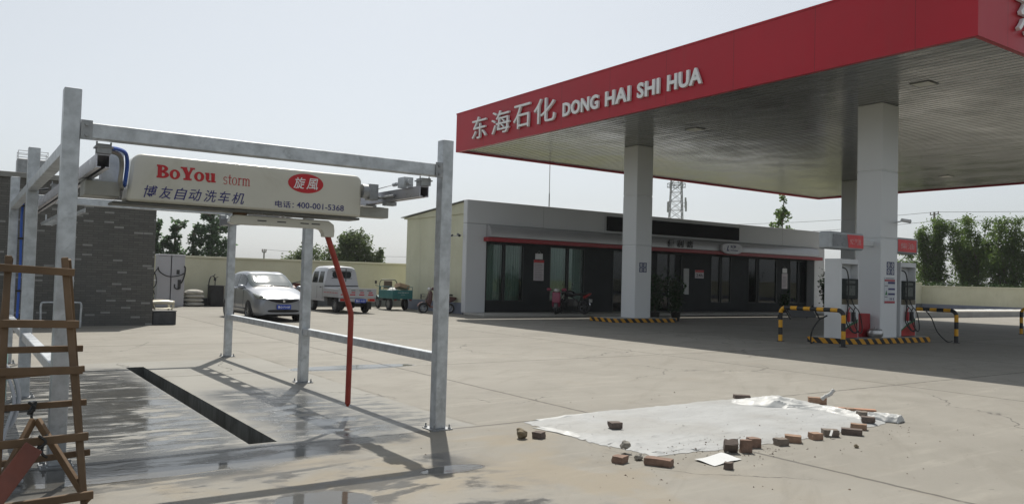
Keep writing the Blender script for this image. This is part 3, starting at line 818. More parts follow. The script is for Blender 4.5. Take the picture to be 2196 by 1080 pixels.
# blue symbol tiles on the columns
BLUEV = simple('blue_vinyl', (0.035, 0.05, 0.14), 0.4)
def symbols(x, y, z, label):
    s = thing('symbol_sign', label, 'sign', (x + 0.2, y, z), 0, 'blue safety symbol tiles on the columns')
    for i in range(2):
        for j in range(2):
            a = x + i * 0.2; b = z + j * 0.19
            t = wp(MB().box(a, a + 0.185, y - 0.006, y - 0.002, b, b + 0.175), 'tile', BLUEV, s)
            c = [(a + 0.0925 + 0.055 * math.cos(k * math.pi / 8), b + 0.0875 + 0.06 * math.sin(k * math.pi / 8)) for k in range(16)]
            ring = MB()
            for k in range(16):
                k2 = (k + 1) % 16
                i1 = [(a + 0.0925 + (p[0] - a - 0.0925) * 0.68, b + 0.0875 + (p[1] - b - 0.0875) * 0.68) for p in (c[k], c[k2])]
                ring.add([(c[k][0], y - 0.0075, c[k][1]), (c[k2][0], y - 0.0075, c[k2][1]), (i1[1][0], y - 0.0075, i1[1][1]), (i1[0][0], y - 0.0075, i1[0][1])], [(0, 1, 2, 3)])
            if (i + j) % 2 == 0: ring.beam((a + 0.055, y - 0.0085, b + 0.05), (a + 0.13, y - 0.0085, b + 0.125), 0.012, 0.001, (0, 1, 0))
            else: ring.box(a + 0.082, a + 0.103, y - 0.0087, y - 0.0083, b + 0.06, b + 0.115)
            r = ring.build('symbol', WHITEINK); W(r, s)
symbols(21.26, 12.3, 1.89, 'four blue safety symbol tiles on the column between the pumps')
symbols(21.18, 22.06, 1.88, 'four blue safety symbol tiles on the lone column in front of the store')
po = thing('info_poster', 'white poster with navy and red bars on the pump column', 'poster', (21.4, 12.29, 1.1))
wp(MB().box(21.14, 21.68, 12.290, 12.297, 1.09, 1.82), 'sheet', simple('white_vinyl', (0.58, 0.6, 0.64), 0.4, 0, 0.02), po)
DRP = simple('dull_red_print', (0.42, 0.05, 0.07), 0.5)
for za, zb in ((1.71, 1.76), (1.10, 1.16)): wp(MB().box(21.15, 21.67, 12.286, 12.2895, za, zb), 'red_bar', DRP, po)
for a, b, z, h in ((21.32, 21.67, 1.64, 0.06), (21.34, 21.67, 1.47, 0.05), (21.33, 21.67, 1.33, 0.05), (21.42, 21.45, 1.19, 0.06), (21.5, 21.53, 1.19, 0.06), (21.59, 21.62, 1.19, 0.06)):
    wp(MB().box(a, b, 12.286, 12.2895, z, z + h), 'navy_bar', NAVY, po)
gt = MB().prism([(0, 0), (0.12, 0), (0.06, 0.13)], 0, 0.003, M=frame((21.18, 12.2895, 1.33), (1, 0, 0), (0, 0, 1)))
wp(gt, 'green_mark', GRNP, po)
for a, b, z in ((21.16, 21.3, 1.27), (21.16, 21.32, 1.575), (21.22, 21.6, 1.785)): wp(MB().box(a, b, 12.286, 12.2895, z, z + 0.015), 'text_line', DARKP, po)
cctv((21.75, 12.05, 3.42), (0.9, -0.35, -0.1), 'white bullet security camera on the pump column', (0.12, -0.24, 0.05))
# barriers
def barrier(x, y0, y1, label):
    b = thing('hoop_barrier', label, 'barrier', (x, (y0 + y1) / 2, 0), 0, 'yellow and black hoop barriers guarding the pump islands')
    r, H = 0.055, 0.92
    def path(s):
        L1 = H - 0.16
        if s < L1: return Vector((x, y0, s))
        s -= L1; A = math.pi / 2 * 0.16
        if s < A: t = s / 0.16; return Vector((x, y0 + 0.16 - 0.16 * math.cos(t), L1 + 0.16 * math.sin(t)))
        s -= A; L2 = (y1 - y0) - 0.32
        if s < L2: return Vector((x, y0 + 0.16 + s, H))
        s -= L2
        if s < A: t = s / 0.16; return Vector((x, y1 - 0.16 + 0.16 * math.sin(t), L1 + 0.16 * math.cos(t)))
        s -= A; return Vector((x, y1, L1 - s))
    tot = 2 * (H - 0.16) + math.pi * 0.16 + (y1 - y0) - 0.32
    n = 160; mb = MB(); band = 0.2
    k = 0; s = 0.0
    while s < tot - 1e-4:
        e = min(s + band, tot)
        mb.tube([path(s + (e - s) * i / 8 if s + (e - s) * i / 8 < tot else tot - 1e-5) for i in range(9)], r, 12, mi=k % 2, cap=False)
        s = e; k += 1
    wp(mb, 'rail', [BLKP, YELLOW], b)
    for yy in (y0, y1): wp(MB().lathe([(0.0, 0.012), (0.1, 0.012), (0.1, 0.0)], 14, M=Matrix.Translation((x, yy, 0.0005))), 'foot_plate', BLKP, b)
barrier(18.45, 11.8, 13.68, 'yellow and black hoop barrier in front of the left fuel pump')
barrier(23.62, 11.55, 13.4, 'yellow and black hoop barrier just right of the pumps')
barrier(31.55, 11.25, 13.15, 'yellow and black hoop barrier at the far right edge of the photo')
# items on the island
ex = thing('extinguisher_box', 'red fire extinguisher box beside the pump column', 'extinguisher box', (20.66, 12.75, 0.15))
wp(MB().box(20.44, 20.9, 12.55, 12.95, 0.152, 0.80), 'box', simple('fire_red', (0.36, 0.015, 0.02), 0.4, 0, 0.1), ex, bev=0.01)
wp(MB().box(20.47, 20.87, 12.54, 12.548, 0.2, 0.77), 'door', simple('fire_red_door', (0.33, 0.015, 0.02), 0.35, 0, 0.1), ex)
kt = thing('steel_pot', 'round metal pot at the foot of the pump column', 'pot', (20.72, 12.28, 0.15))
wp(MB().lathe([(0.0, 0.0), (0.15, 0.0), (0.2, 0.06), (0.21, 0.14), (0.18, 0.21)], 18, M=Matrix.Translation((20.72, 12.3, 0.152))), 'bowl', STEEL, kt)
wp(MB().lathe([(0.19, 0.212), (0.17, 0.235), (0.06, 0.255), (0.0, 0.26)], 18, M=Matrix.Translation((20.72, 12.3, 0.152))).sphere((20.72, 12.3, 0.425), 0.025, 8, 6), 'lid', STEEL, kt)
lh = MB().tube(catmull([(18.98, 12.62, 0.75), (18.75, 12.7, 0.62), (18.6, 12.8, 0.35), (18.62, 12.85, 0.03), (18.9, 12.95, 0.03)], 6), 0.02, 6)
tag(lh.build('spare_hose', BLACK), 'black hose drooping to the floor left of the left fuel pump', 'hose')
tag(ho.build('spare_hose', BLACK), 'black hose trailing off the island by the right fuel pump', 'hose')

# ================================================================== CAR WASH GANTRY
XL, XR = 0.66, 3.95
YS = (6.91, 10.67, 14.42)
PW = 0.12
gf = thing('wash_gantry', 'galvanised square tube gantry frame of the open car wash bay, six posts', 'gantry', (2.3, 10.6, 0))
def post(x, y):
    b = MB()
    t = 2.86
    b.box(x - PW / 2, x + PW / 2, y - PW / 2, y + PW / 2, 0.012, t)
    p = wp(b, 'post', GALV, gf, bev=0.008, seg=2)
    q = MB().box(x - 0.11, x + 0.11, y - 0.11, y + 0.11, 0.0, 0.012).build('base_plate', GALV_DK)
    q.parent = p; q.matrix_parent_inverse = Matrix.Identity(4)
    bl = MB()
    for i in (-1, 1):
        for j in (-1, 1): bl.tube([(x + i * 0.085, y + j * 0.085, 0.0125), (x + i * 0.085, y + j * 0.085, 0.055)], 0.009, 6).tube([(x + i * 0.085, y + j * 0.085, 0.0126), (x + i * 0.085, y + j * 0.085, 0.026)], 0.017, 6)
    o = bl.build('anchor_bolt', GALV_DK); o.parent = p; o.matrix_parent_inverse = Matrix.Identity(4)
    return p
for x in (XL, XR):
    for y in YS: post(x, y)
def flange(x, y, z, s):
    """bolted end plate on a cross beam; s: side the beam goes to"""
    f = MB().box(x + s * PW / 2, x + s * (PW / 2 + 0.08), y - 0.068, y - 0.060, z - 0.075, z + 0.075) if s > 0 else MB().box(x - PW / 2 - 0.08, x - PW / 2, y - 0.068, y - 0.060, z - 0.075, z + 0.075)
    for dz in (-0.04, 0.04):
        c = x + s * (PW / 2 + 0.04)
        f.tube([(c, y - 0.069, z + dz), (c, y - 0.082, z + dz)], 0.013, 6)
    wp(f, 'flange', GALV_DK, gf)
for k, y in enumerate((YS[0], YS[2])):
    wp(MB().box(XL + PW / 2, XR - PW / 2, y - 0.055, y + 0.055, 2.49, 2.61), 'cross_beam', GALV, gf, bev=0.006)
    flange(XL, y, 2.55, 1); flange(XR, y, 2.55, -1)
for x, s in ((XL, -1), (XR, 1)):
    for y0, y1 in zip(YS, YS[1:]):
        if x == XL: wp(MB().box(x - 0.05, x + 0.05, y0 + PW / 2, y1 - PW / 2, 2.36, 2.46), 'side_beam', GALV, gf, bev=0.006)
        wp(MB().box(x - 0.045, x + 0.045, y0 + PW / 2, y1 - PW / 2, 0.655, 0.745), 'side_rail', GALV, gf, bev=0.006)
# travel rails hung from the beams
for x in (0.90, 3.76):
    r = MB()
    a, b = 6.98, 14.35
    r.box(x - 0.05, x + 0.05, a, b, 2.385, 2.395).box(x - 0.05, x - 0.042, a, b, 2.296, 2.384).box(x + 0.042, x + 0.05, a, b, 2.296, 2.384)
    r.box(x - 0.05, x - 0.014, a, b, 2.287, 2.295).box(x + 0.014, x + 0.05, a, b, 2.287, 2.295)
    rl = wp(r, 'travel_rail', ALU, gf)
    for y in (6.96, 10.6, 14.3):
        hb = MB().box(x - 0.05, x + 0.05, y - 0.02, y + 0.10, 2.396, 2.47 if y != 10.6 else 2.43).box(x - 0.065, x + 0.065, y - 0.03, y + 0.11, 2.44, 2.452)
        for i in (-1, 1): hb.tube([(x + i * 0.05, y + 0.02, 2.40), (x + i * 0.05, y + 0.02, 2.49)], 0.007, 5)
        wp(hb, 'rail_hanger', GALV_DK, gf)
# perforated cable tray along the left rail
tm = MB()
for x in (1.02, 1.16): tm.box(x, x + 0.008, 10.3, 14.3, 2.13, 2.18)
y = 10.4
while y < 14.3: tm.box(1.028, 1.16, y, y + 0.04, 2.132, 2.142); y += 0.22
for y in (10.5, 12.2, 14.0): tm.box(1.05, 1.07, y, y + 0.02, 2.143, 2.286); tm.box(0.945, 1.07, y, y + 0.02, 2.2865, 2.2868)
wp(tm, 'cable_tray', GALV, gf)
tm = MB()
for x in (3.82, 3.94): tm.box(x, x + 0.012, 8.9, 14.3, 2.30, 2.36)
y = 8.95
while y < 14.2: tm.box(3.832, 3.94, y, y + 0.30, 2.302, 2.312); y += 0.52
for y in (9.2, 11.5, 14.0): tm.box(3.812, 3.819, y, y + 0.05, 2.30, 2.34)
wp(tm, 'cable_tray', GALV, gf)
# idler bracket and tension cable on the right rail
ib = MB().box(3.66, 3.76, 7.22, 7.226, 2.396, 2.50).box(3.66, 3.76, 7.36, 7.366, 2.396, 2.50).box(3.66, 3.666, 7.226, 7.36, 2.396, 2.50)
ib.tube([(3.71, 7.18, 2.45), (3.71, 7.42, 2.45)], 0.03, 10)
ib.tube([(3.71, 7.366, 2.45), (3.71, 7.52, 2.45)], 0.012, 6).tube([(3.71, 7.50, 2.45), (3.71, 7.56, 2.45)], 0.022, 8)
wp(ib, 'idler_bracket', GALV, gf)
for a, b in (((3.71, 7.55, 2.45), (3.66, 7.95, 2.42)), ((3.74, 7.55, 2.46), (3.70, 7.95, 2.43))): wp(MB().tube([a, b], 0.004, 5), 'tension_cable', STEEL, gf)
# supply pipes on the far left post
BLUEH = simple('blue_hose', (0.02, 0.09, 0.42), 0.35, 0, 0.08)
wp(MB().tube(catmull([(0.76, 14.3, 0.7), (0.77, 14.3, 1.5), (0.76, 14.3, 2.3), (0.80, 14.3, 2.62), (0.92, 14.2, 2.74)], 8), 0.018, 8), 'blue_hose', BLUEH, gf)
wp(MB().tube([(0.82, 14.32, 0.0), (0.82, 14.32, 2.7)], 0.02, 8), 'conduit', simple('grey_pvc', (0.36, 0.37, 0.36), 0.5), gf)
wp(MB().tube([(0.885, 14.32, 0.35), (0.885, 14.32, 2.66), (1.1, 14.32, 2.70)], 0.028, 8), 'dark_conduit', DARKP, gf)
for z in (1.1, 1.9, 2.4): wp(MB().box(0.72, 0.93, 14.27, 14.285, z, z + 0.03), 'clip', BLACK, gf)

# ------------------------------------------------------------------ washing machine carriage
SYF = 7.84
CARR = simple('carrier_grey', (0.30, 0.30, 0.275), 0.45, 0.3, 0.1, 4)
wm = thing('wash_machine', 'beige overhead wash machine lettered BoYou storm, with L shaped spray arm', 'car wash machine', (2.35, 8.0, 2.1))
BEIGE = simple('beige_gelcoat', (0.55, 0.535, 0.465), 0.34, 0.1, 0.05, 1.4, dirt=((0.38, 0.35, 0.27), 0.53, 0.55), coat=0.25)
def rrect(x0, x1, z0, z1, rads, n=6, slant=0.0):
    out = []
    for (cx, cz, a0, r) in ((x1, z1, 0, rads[0]), (x0, z1, 90, rads[1]), (x0, z0, 180, rads[2]), (x1, z0, 270, rads[3])):
        ox = cx - r if cx == x1 else cx + r; oz = cz - r if cz == z1 else cz + r
        for k in range(n + 1):
            a = R(a0 + 90 * k / n)
            px, pz = ox + r * math.cos(a), oz + r * math.sin(a)
            out.append((px + (slant * (1 - (pz - z0) / (z1 - z0)) if cx == x0 else 0), pz))
    return out
MXZ = Matrix(((1, 0, 0, 0), (0, 0, -1, SYF + 0.30), (0, 1, 0, 0), (0, 0, 0, 1)))
wp(MB().prism(rrect(1.245, 3.475, 2.105, 2.545, (0.07, 0.09, 0.03, 0.03), slant=-0.035), 0.0, 0.30, M=MXZ, smooth=True), 'housing', BEIGE, wm, bev=0.03, seg=3)
wp(MB().box(1.10, 3.47, SYF + 0.01, SYF + 0.29, 2.075, 2.10), 'bottom_lip', simple('dark_seal', (0.10, 0.10, 0.09), 0.5), wm, bev=0.008)
wp(MB().box(0.88, 1.165, 7.90, 8.22, 2.14, 2.275), 'carrier_beam', CARR, wm, bev=0.006)
wp(MB().box(3.50, 3.85, 7.95, 8.12, 2.125, 2.24), 'carrier_beam', CARR, wm, bev=0.006)
wp(MB().box(1.02, 1.19, 7.94, 7.95, 2.28, 2.56).box(1.02, 1.035, 7.95, 8.15, 2.28, 2.56).box(0.86, 1.19, 7.93, 8.2, 2.276, 2.283), 'side_plate', GALV, wm)
for y in (7.75, 8.25): wp(MB().box(3.70, 3.82, y - 0.05, y + 0.05, 2.245, 2.285).tube([(3.72, y - 0.04, 2.27), (3.72, y + 0.04, 2.27)], 0.028, 8), 'roller_block', GALV_DK, wm)
cb = MB()
cb.tube([(3.49, 7.88, 2.39), (3.56, 7.88, 2.39)], 0.075, 16).box(3.56, 3.66, 7.82, 7.94, 2.30, 2.47)
cb.tube([(3.66, 7.85, 2.33), (3.69, 7.85, 2.33), (3.69, 7.5, 2.33)], 0.015, 6)
wp(cb, 'drive_unit', GALV_DK, wm, bev=0.004)
wp(MB().tube(catmull([(0.95, 7.3, 2.49), (1.06, 7.45, 2.51), (1.15, 7.6, 2.50), (1.185, 7.72, 2.42), (1.185, 7.78, 2.28), (1.19, 7.86, 2.24)], 6), 0.017, 8), 'blue_hose', BLUEH, wm)
wp(MB().tube(catmull([(0.93, 7.3, 2.46), (1.03, 7.45, 2.48), (1.11, 7.6, 2.47), (1.14, 7.7, 2.40), (1.14, 7.75, 2.26), (1.17, 7.84, 2.21)], 6), 0.02, 8), 'steel_pipe', simple('dull_pipe', (0.3, 0.3, 0.28), 0.35, 0.7), wm)
# lettering on the housing ------------------------------------------------
def pl(mb, M, poly, mi=0):
    pl.k += 1
    vs = [M @ Vector((a, b, 0.0004 * (pl.k % 7))) for a, b in poly]
    mb.add(vs, [tuple(range(len(vs)))], mi)
pl.k = 0
def ringp(mb, M, cx, cy, rx, ry, tx, ty, a0, a1, n=14):
    for i in range(n):
        a, b = R(a0 + (a1 - a0) * i / n), R(a0 + (a1 - a0) * (i + 1) / n)
        o = lambda t, s=1: (cx + (rx - (tx if s < 0 else 0)) * math.cos(t), cy + (ry - (ty if s < 0 else 0)) * math.sin(t))
        vs = [M @ Vector((*o(a), 0.0002)), M @ Vector((*o(b), 0.0002)), M @ Vector((*o(b, -1), 0.0002)), M @ Vector((*o(a, -1), 0.0002))]
        mb.add(vs, [(0, 1, 2, 3)])
def rc(mb, M, x0, y0, x1, y1): pl(mb, M, [(x0, y0), (x1, y0), (x1, y1), (x0, y1)])
def slab(mb, M, ch):
    """slab serif letters on a unit high grid; returns the advance"""
    if ch == 'B':
        rc(mb, M, .07, 0, .38, 1); rc(mb, M, 0, 0, .42, .14); rc(mb, M, 0, .86, .42, 1)
        ringp(mb, M, .40, .74, .42, .26, .28, .14, -90, 90); ringp(mb, M, .40, .27, .50, .27, .30, .14, -90, 90); rc(mb, M, .3, .45, .45, .57)
        return .94
    if ch == 'Y':
        pl(mb, M, [(.03, 1), (.40, 1), (.66, .40), (.34, .40)]); pl(mb, M, [(.76, 1), (.95, 1), (.68, .40), (.48, .40)])
        rc(mb, M, .34, 0, .68, .44); rc(mb, M, .20, 0, .82, .14); rc(mb, M, -.04, .87, .46, 1); rc(mb, M, .66, .87, 1.04, 1)
        return 1.0
    if ch == 'o':
        ringp(mb, M, .38, .36, .39, .38, .25, .13, 0, 360, 24); return .82
    if ch == 'u':
        rc(mb, M, .06, .2, .33, .72); rc(mb, M, .48, 0, .76, .72); rc(mb, M, 0, .60, .2, .72); rc(mb, M, .42, .60, .6, .72); rc(mb, M, .6, 0, .84, .12)
        ringp(mb, M, .32, .25, .24, .27, .2, .14, 180, 320); return .88
def thin(mb, M, ch):
    if ch == 's':
        ringp(mb, M, .2, .35, .17, .13, .05, .04, 20, 270, 10); ringp(mb, M, .2, .13, .18, .14, .05, .04, -160, 90, 10); return .46
    if ch == 't': rc(mb, M, .1, .06, .18, .62); rc(mb, M, 0, .42, .3, .47); ringp(mb, M, .22, .09, .11, .1, .06, .04, 180, 330, 6); return .34
    if ch == 'o': ringp(mb, M, .24, .235, .23, .25, .075, .03, 0, 360, 18); return .54
    if ch == 'r': rc(mb, M, .07, 0, .15, .47); rc(mb, M, 0, 0, .24, .03); rc(mb, M, 0, .43, .12, .47); ringp(mb, M, .25, .35, .13, .13, .05, .05, 30, 180, 6); return .40
    if ch == 'm':
        for x in (.07, .33, .60): rc(mb, M, x, 0, x + .08, .42 if x > .1 else .47); rc(mb, M, x - .06, 0, x + .15, .03)
        for x in (.24, .51): ringp(mb, M, x, .33, .165, .15, .08, .05, 0, 180, 8)
        rc(mb, M, 0, .43, .12, .47); return .80
def word(s, fn, x0, z0, w, h, mat, cap):
    mb = MB(); adv = 0.0
    tmp = MB()
    for ch in s: adv += fn(tmp, Matrix.Identity(4), ch)
    kx = w / adv; x = 0.0; kz = h / cap
    for ch in s:
        M = frame((x0 + x * kx, SYF - 0.0025, z0), (1, 0, 0), (0, 0, 1)) @ Matrix.Diagonal((kx, kz, 1, 1))
        x += fn(mb, M, ch)
    wp(mb, 'lettering', mat, wm)
SIGNRED = simple('sign_vinyl_red', (0.46, 0.010, 0.018), 0.4, 0, 0.05)
SIGNBLU = simple('sign_vinyl_navy', (0.022, 0.02, 0.15), 0.4, 0, 0.05)
word('BoYou', slab, 1.452, 2.338, 0.53, 0.12, SIGNRED, 1.0)
word('storm', thin, 2.045, 2.332, 0.262, 0.075, SIGNRED, 0.5)
MT = lambda x, z: frame((x, SYF - 0.002, z), (1, 0, 0), (0, 0, 1))
for i, s in enumerate('博友自动洗车机'):
    W(text('lettering', s, MT(1.35 + i * 0.129 + (0.008 if i > 3 else 0), 2.150), 0.118, 0.112, SIGNBLU, None, 0.001, 0.006, 0.25), wm)
el = [(2.863 + 0.185 * math.cos(2 * math.pi * k / 48), 2.41 + 0.098 * math.sin(2 * math.pi * k / 48)) for k in range(48)]
wp(MB().prism(el, 0.0, 0.002, M=frame((0, SYF - 0.0005, 0), (1, 0, 0), (0, 0, 1))), 'red_oval', SIGNRED, wm)
for s, x in (('旋', 2.735), ('風', 2.868)): W(text('lettering', s, frame((x, SYF - 0.004, 2.352), (1, 0, 0), (0, 0, 1)), 0.122, 0.115, WHITEINK, None, 0.001, 0.008, 0.2), wm)
W(text('lettering', '电话：', MT(2.555, 2.150), 0.19, 0.066, SIGNBLU, None, 0.001, 0.006), wm)
W(text('lettering', '400-001-5368', MT(2.775, 2.157), 0.505, 0.060, SIGNBLU, None, 0.001, 0.008), wm)
# spray arm ---------------------------------------------------------------
arm = MB()
outer = [(2.15, 1.975), (2.16, 2.035), (2.20, 2.058), (3.165, 2.055), (3.225, 2.015), (3.235, 1.955), (3.23, 1.885), (3.12, 1.885), (3.115, 1.92), (3.09, 1.955), (3.05, 1.967), (2.20, 1.962)]
arm.prism(outer, -0.05, 0.05, M=Matrix(((1, 0, 0, 0), (0, 0, -1, 8.0), (0, 1, 0, 0), (0, 0, 0, 1))))
aw = wp(arm, 'spray_arm', BEIGE, wm, bev=0.008, seg=2)
sl = MB()
for x in (2.42, 2.62, 2.86, 2.98): sl.box(x, x + 0.09, 7.9475, 7.9495, 2.005, 2.016)
o = sl.build('slot', DARKP); o.parent = aw; o.matrix_parent_inverse = Matrix.Identity(4)
pv = MB().tube([(2.26, 8.0, 2.06), (2.26, 8.0, 2.075)], 0.07, 14).tube([(2.26, 7.99, 2.061), (2.26, 7.99, 2.11)], 0.03, 10)
wp(pv, 'pivot', simple('rusty_bolt', (0.16, 0.10, 0.06), 0.6, 0.5, 0.3, 20), wm)
ORANGE = simple('red_oxide_pipe', (0.29, 0.030, 0.016), 0.42, 0, 0.18, 6, dirt=((0.17, 0.03, 0.02), 0.55, 0.6))
wp(MB().tube(catmull([(3.175, 8.0, 1.90), (3.25, 8.0, 1.70), (3.36, 8.0, 1.40), (3.445, 8.0, 1.16), (3.468, 8.0, 1.07), (3.47, 8.0, 0.95), (3.468, 8.0, 0.5), (3.466, 8.0, 0.13)], 5), 0.03, 12).tube([(3.466, 8.0, 0.13), (3.466, 8.0, 0.095)], [0.03, 0.012], 12), 'spray_pipe', ORANGE, wm)

# ================================================================== VEHICLES
SILVER = simple('silver_car_paint', (0.26, 0.275, 0.305), 0.33, 0.42, 0.015, 1.0, coat=0.45, rvar=0.01)
DKG = simple('dark_car_glass', (0.016, 0.020, 0.022), 0.15, 0, 0.05, spec=0.3)
CARGLS = glass('car_glass', (0.22, 0.27, 0.27), 0.14)
TYRE = simple('tyre_rubber', (0.025, 0.025, 0.027), 0.8, 0, 0.2, 10)
RIM = simple('alloy_rim', (0.30, 0.31, 0.32), 0.4, 0.7, 0.06)
PLATEB = simple('blue_plate', (0.015, 0.06, 0.42), 0.35, 0, 0.05)
UNDER = simple('black_underbody', (0.012, 0.012, 0.013), 0.8)
LAMP = glass('headlamp_glass', (0.85, 0.87, 0.85), 0.12)

def wheel(root, x, y, r, w, side, spokes=7, name='wheel', rim=RIM):
    """axis along X; side -1: outer face to -X"""
    M = Matrix(((0, 0, side, x), (1, 0, 0, y), (0, 1, 0, r), (0, 0, 0, 1)))
    t = MB().lathe([(r * 0.62, -w / 2), (r * 0.9, -w / 2), (r * 0.985, -w * 0.38), (r, -w * 0.2), (r, w * 0.2), (r * 0.985, w * 0.38), (r * 0.9, w / 2), (r * 0.62, w / 2)], 28, M)
    wh = wp(t, name, TYRE, root, sharp=30)
    h = MB().lathe([(r * 0.64, w * 0.46), (r * 0.6, w * 0.5), (r * 0.58, w * 0.3), (r * 0.2, w * 0.26)], 24, M)
    h.lathe([(0.0, w * 0.42), (r * 0.14, w * 0.42), (r * 0.16, w * 0.2)], 12, M)
    for k in range(spokes):
        a = 2 * math.pi * k / spokes
        S = M @ Matrix.Rotation(a, 4, 'Z')
        h.box(r * 0.12, r * 0.6, -r * 0.055, r * 0.055, w * 0.30, w * 0.42, M=S)
    hb = h.build('rim', rim); hb.parent = wh; hb.matrix_parent_inverse = Matrix.Identity(4)
    return wh
def sub(mb, name, mat, part, **k):
    """sub-part: same coordinates as the part it hangs under"""
    o = mb.build(name, mat, **k); o.parent = part; o.matrix_parent_inverse = Matrix.Identity(4); return o

# ------------------------------------------------------------------ silver hatchback, nose towards -Y
def loft(stations, nsub, msub):
    """stations: list of (y, [(x, z) half section]) -> function S(u, v) with Catmull-Rom both ways"""
    ny, nv = len(stations), len(stations[0][1])
    def cr(p0, p1, p2, p3, t): return 0.5 * (2 * p1 + (p2 - p0) * t + (2 * p0 - 5 * p1 + 4 * p2 - p3) * t * t + (3 * p1 - p0 - 3 * p2 + p3) * t ** 3)
    A = np.array([[(x, y, z) for x, z in sec] for y, sec in stations], float)
    def S(u, v):
        u = min(max(u, 0), ny - 1 - 1e-9); v = min(max(v, 0), nv - 1 - 1e-9)
        i, j = int(u), int(v); tu, tv = u - i, v - j
        rows = []
        for a in (i - 1, i, i + 1, i + 2):
            a = min(max(a, 0), ny - 1)
            q = [A[a, min(max(b, 0), nv - 1)] for b in (j - 1, j, j + 1, j + 2)]
            if j - 1 < 0: q[0] = 2 * q[1] - q[2]
            if j + 2 > nv - 1: q[3] = q[2] * np.array([-1, 1, 1]) if abs(q[2][0]) > 1e-6 else q[1] * np.array([-1, 1, 1])
            rows.append(cr(*q, tv))
        return cr(*rows, tu)
    return S, ny - 1, nv - 1
def patch(mb, S, u0, u1, v0, v1, nu, nv, off=0.0, mirror=(1, -1), ox=0, oy=0):
    def pt(u, v, m):
        p = S(u, v)
        if off:
            e = 1e-3
            du = S(u + e, v) - S(u - e, v); dv = S(u, v + e) - S(u, v - e)
            n = np.cross(du, dv); L = np.linalg.norm(n)
            if L > 1e-12:
                n = n / L
                if n[0] < -1e-3 or (abs(n[0]) <= 1e-3 and n[2] < 0): n = -n
                if n @ np.array([p[0], 0, p[2] - 0.7]) < 0: n = -n
                p = p + n * off
        return (p[0] * m + ox, p[1] + oy, p[2])
    for m in mirror:
        mb.grid(lambda a, b, m=m: pt(u0 + (u1 - u0) * a, v0 + (v1 - v0) * b, m), nu, nv)
    return mb
def sec(w1, w2, w3, zs, w4, zb, w5, zr, zc, low=0.2, w0=None):
    return [((w0 or w1 - 0.06), low), (w1, low + 0.1), (w2, 0.52), (w3, zs), (w4, zb), (w5, zr), (w5 * 0.5, zc - 0.012), (0.0, zc)]
CX, CY = 8.18, 23.95
car = thing('hatchback_car', 'silver five door hatchback parked facing the wash bay, sun glare on windscreen', 'car', (CX, CY + 1.9, 0))
ST = [
 (0.00, sec(.56, .60, .54, .62, .46, .66, .30, .68, .69, .24)),
 (0.06, sec(.70, .72, .66, .655, .56, .70, .36, .725, .735, .20)),
 (0.28, sec(.79, .81, .755, .735, .64, .80, .42, .83, .845, .19)),
 (0.62, sec(.815, .835, .80, .82, .69, .89, .46, .93, .95, .19)),
 (0.98, sec(.815, .838, .815, .90, .75, .965, .55, 1.015, 1.05, .19)),
 (1.32, sec(.815, .838, .82, .93, .77, .98, .63, 1.20, 1.245, .19)),
 (1.80, sec(.815, .838, .82, .945, .775, .99, .60, 1.42, 1.475, .19)),
 (2.30, sec(.815, .838, .82, .955, .775, 1.0, .60, 1.465, 1.525, .19)),
 (3.00, sec(.815, .838, .82, .97, .765, 1.02, .585, 1.445, 1.50, .19)),
 (3.50, sec(.80, .825, .80, .99, .74, 1.04, .55, 1.36, 1.42, .20)),
 (3.72, sec(.76, .79, .76, .98, .70, 1.02, .52, 1.16, 1.20, .22)),
 (3.83, sec(.66, .70, .66, .86, .58, .92, .40, .98, 1.0, .26)),
]
S, NU, NV = loft(ST, 1, 1)
SG = np.array([S(u, v) for u in np.linspace(0, 4.0, 90) for v in np.linspace(1.2, 6.0, 80)])
body = patch(MB(), S, 0, NU, 0, NV, 66, 42, ox=CX, oy=CY)
nose = [S(0, NV * k / 20) for k in range(21)]
body.add([(p[0] + CX, p[1] + CY, p[2]) for p in nose] + [(-p[0] + CX, p[1] + CY, p[2]) for p in nose[::-1]], [tuple(range(42))])
tail = [S(NU, NV * k / 20) for k in range(21)]
body.add([(p[0] + CX, p[1] + CY, p[2]) for p in tail] + [(-p[0] + CX, p[1] + CY, p[2]) for p in tail[::-1]], [tuple(range(42))])
wp(body, 'body', SILVER, car, sharp=50)
wp(MB().box(CX - .72, CX + .72, CY + .25, CY + 3.6, .16, .3), 'underbody', UNDER, car)
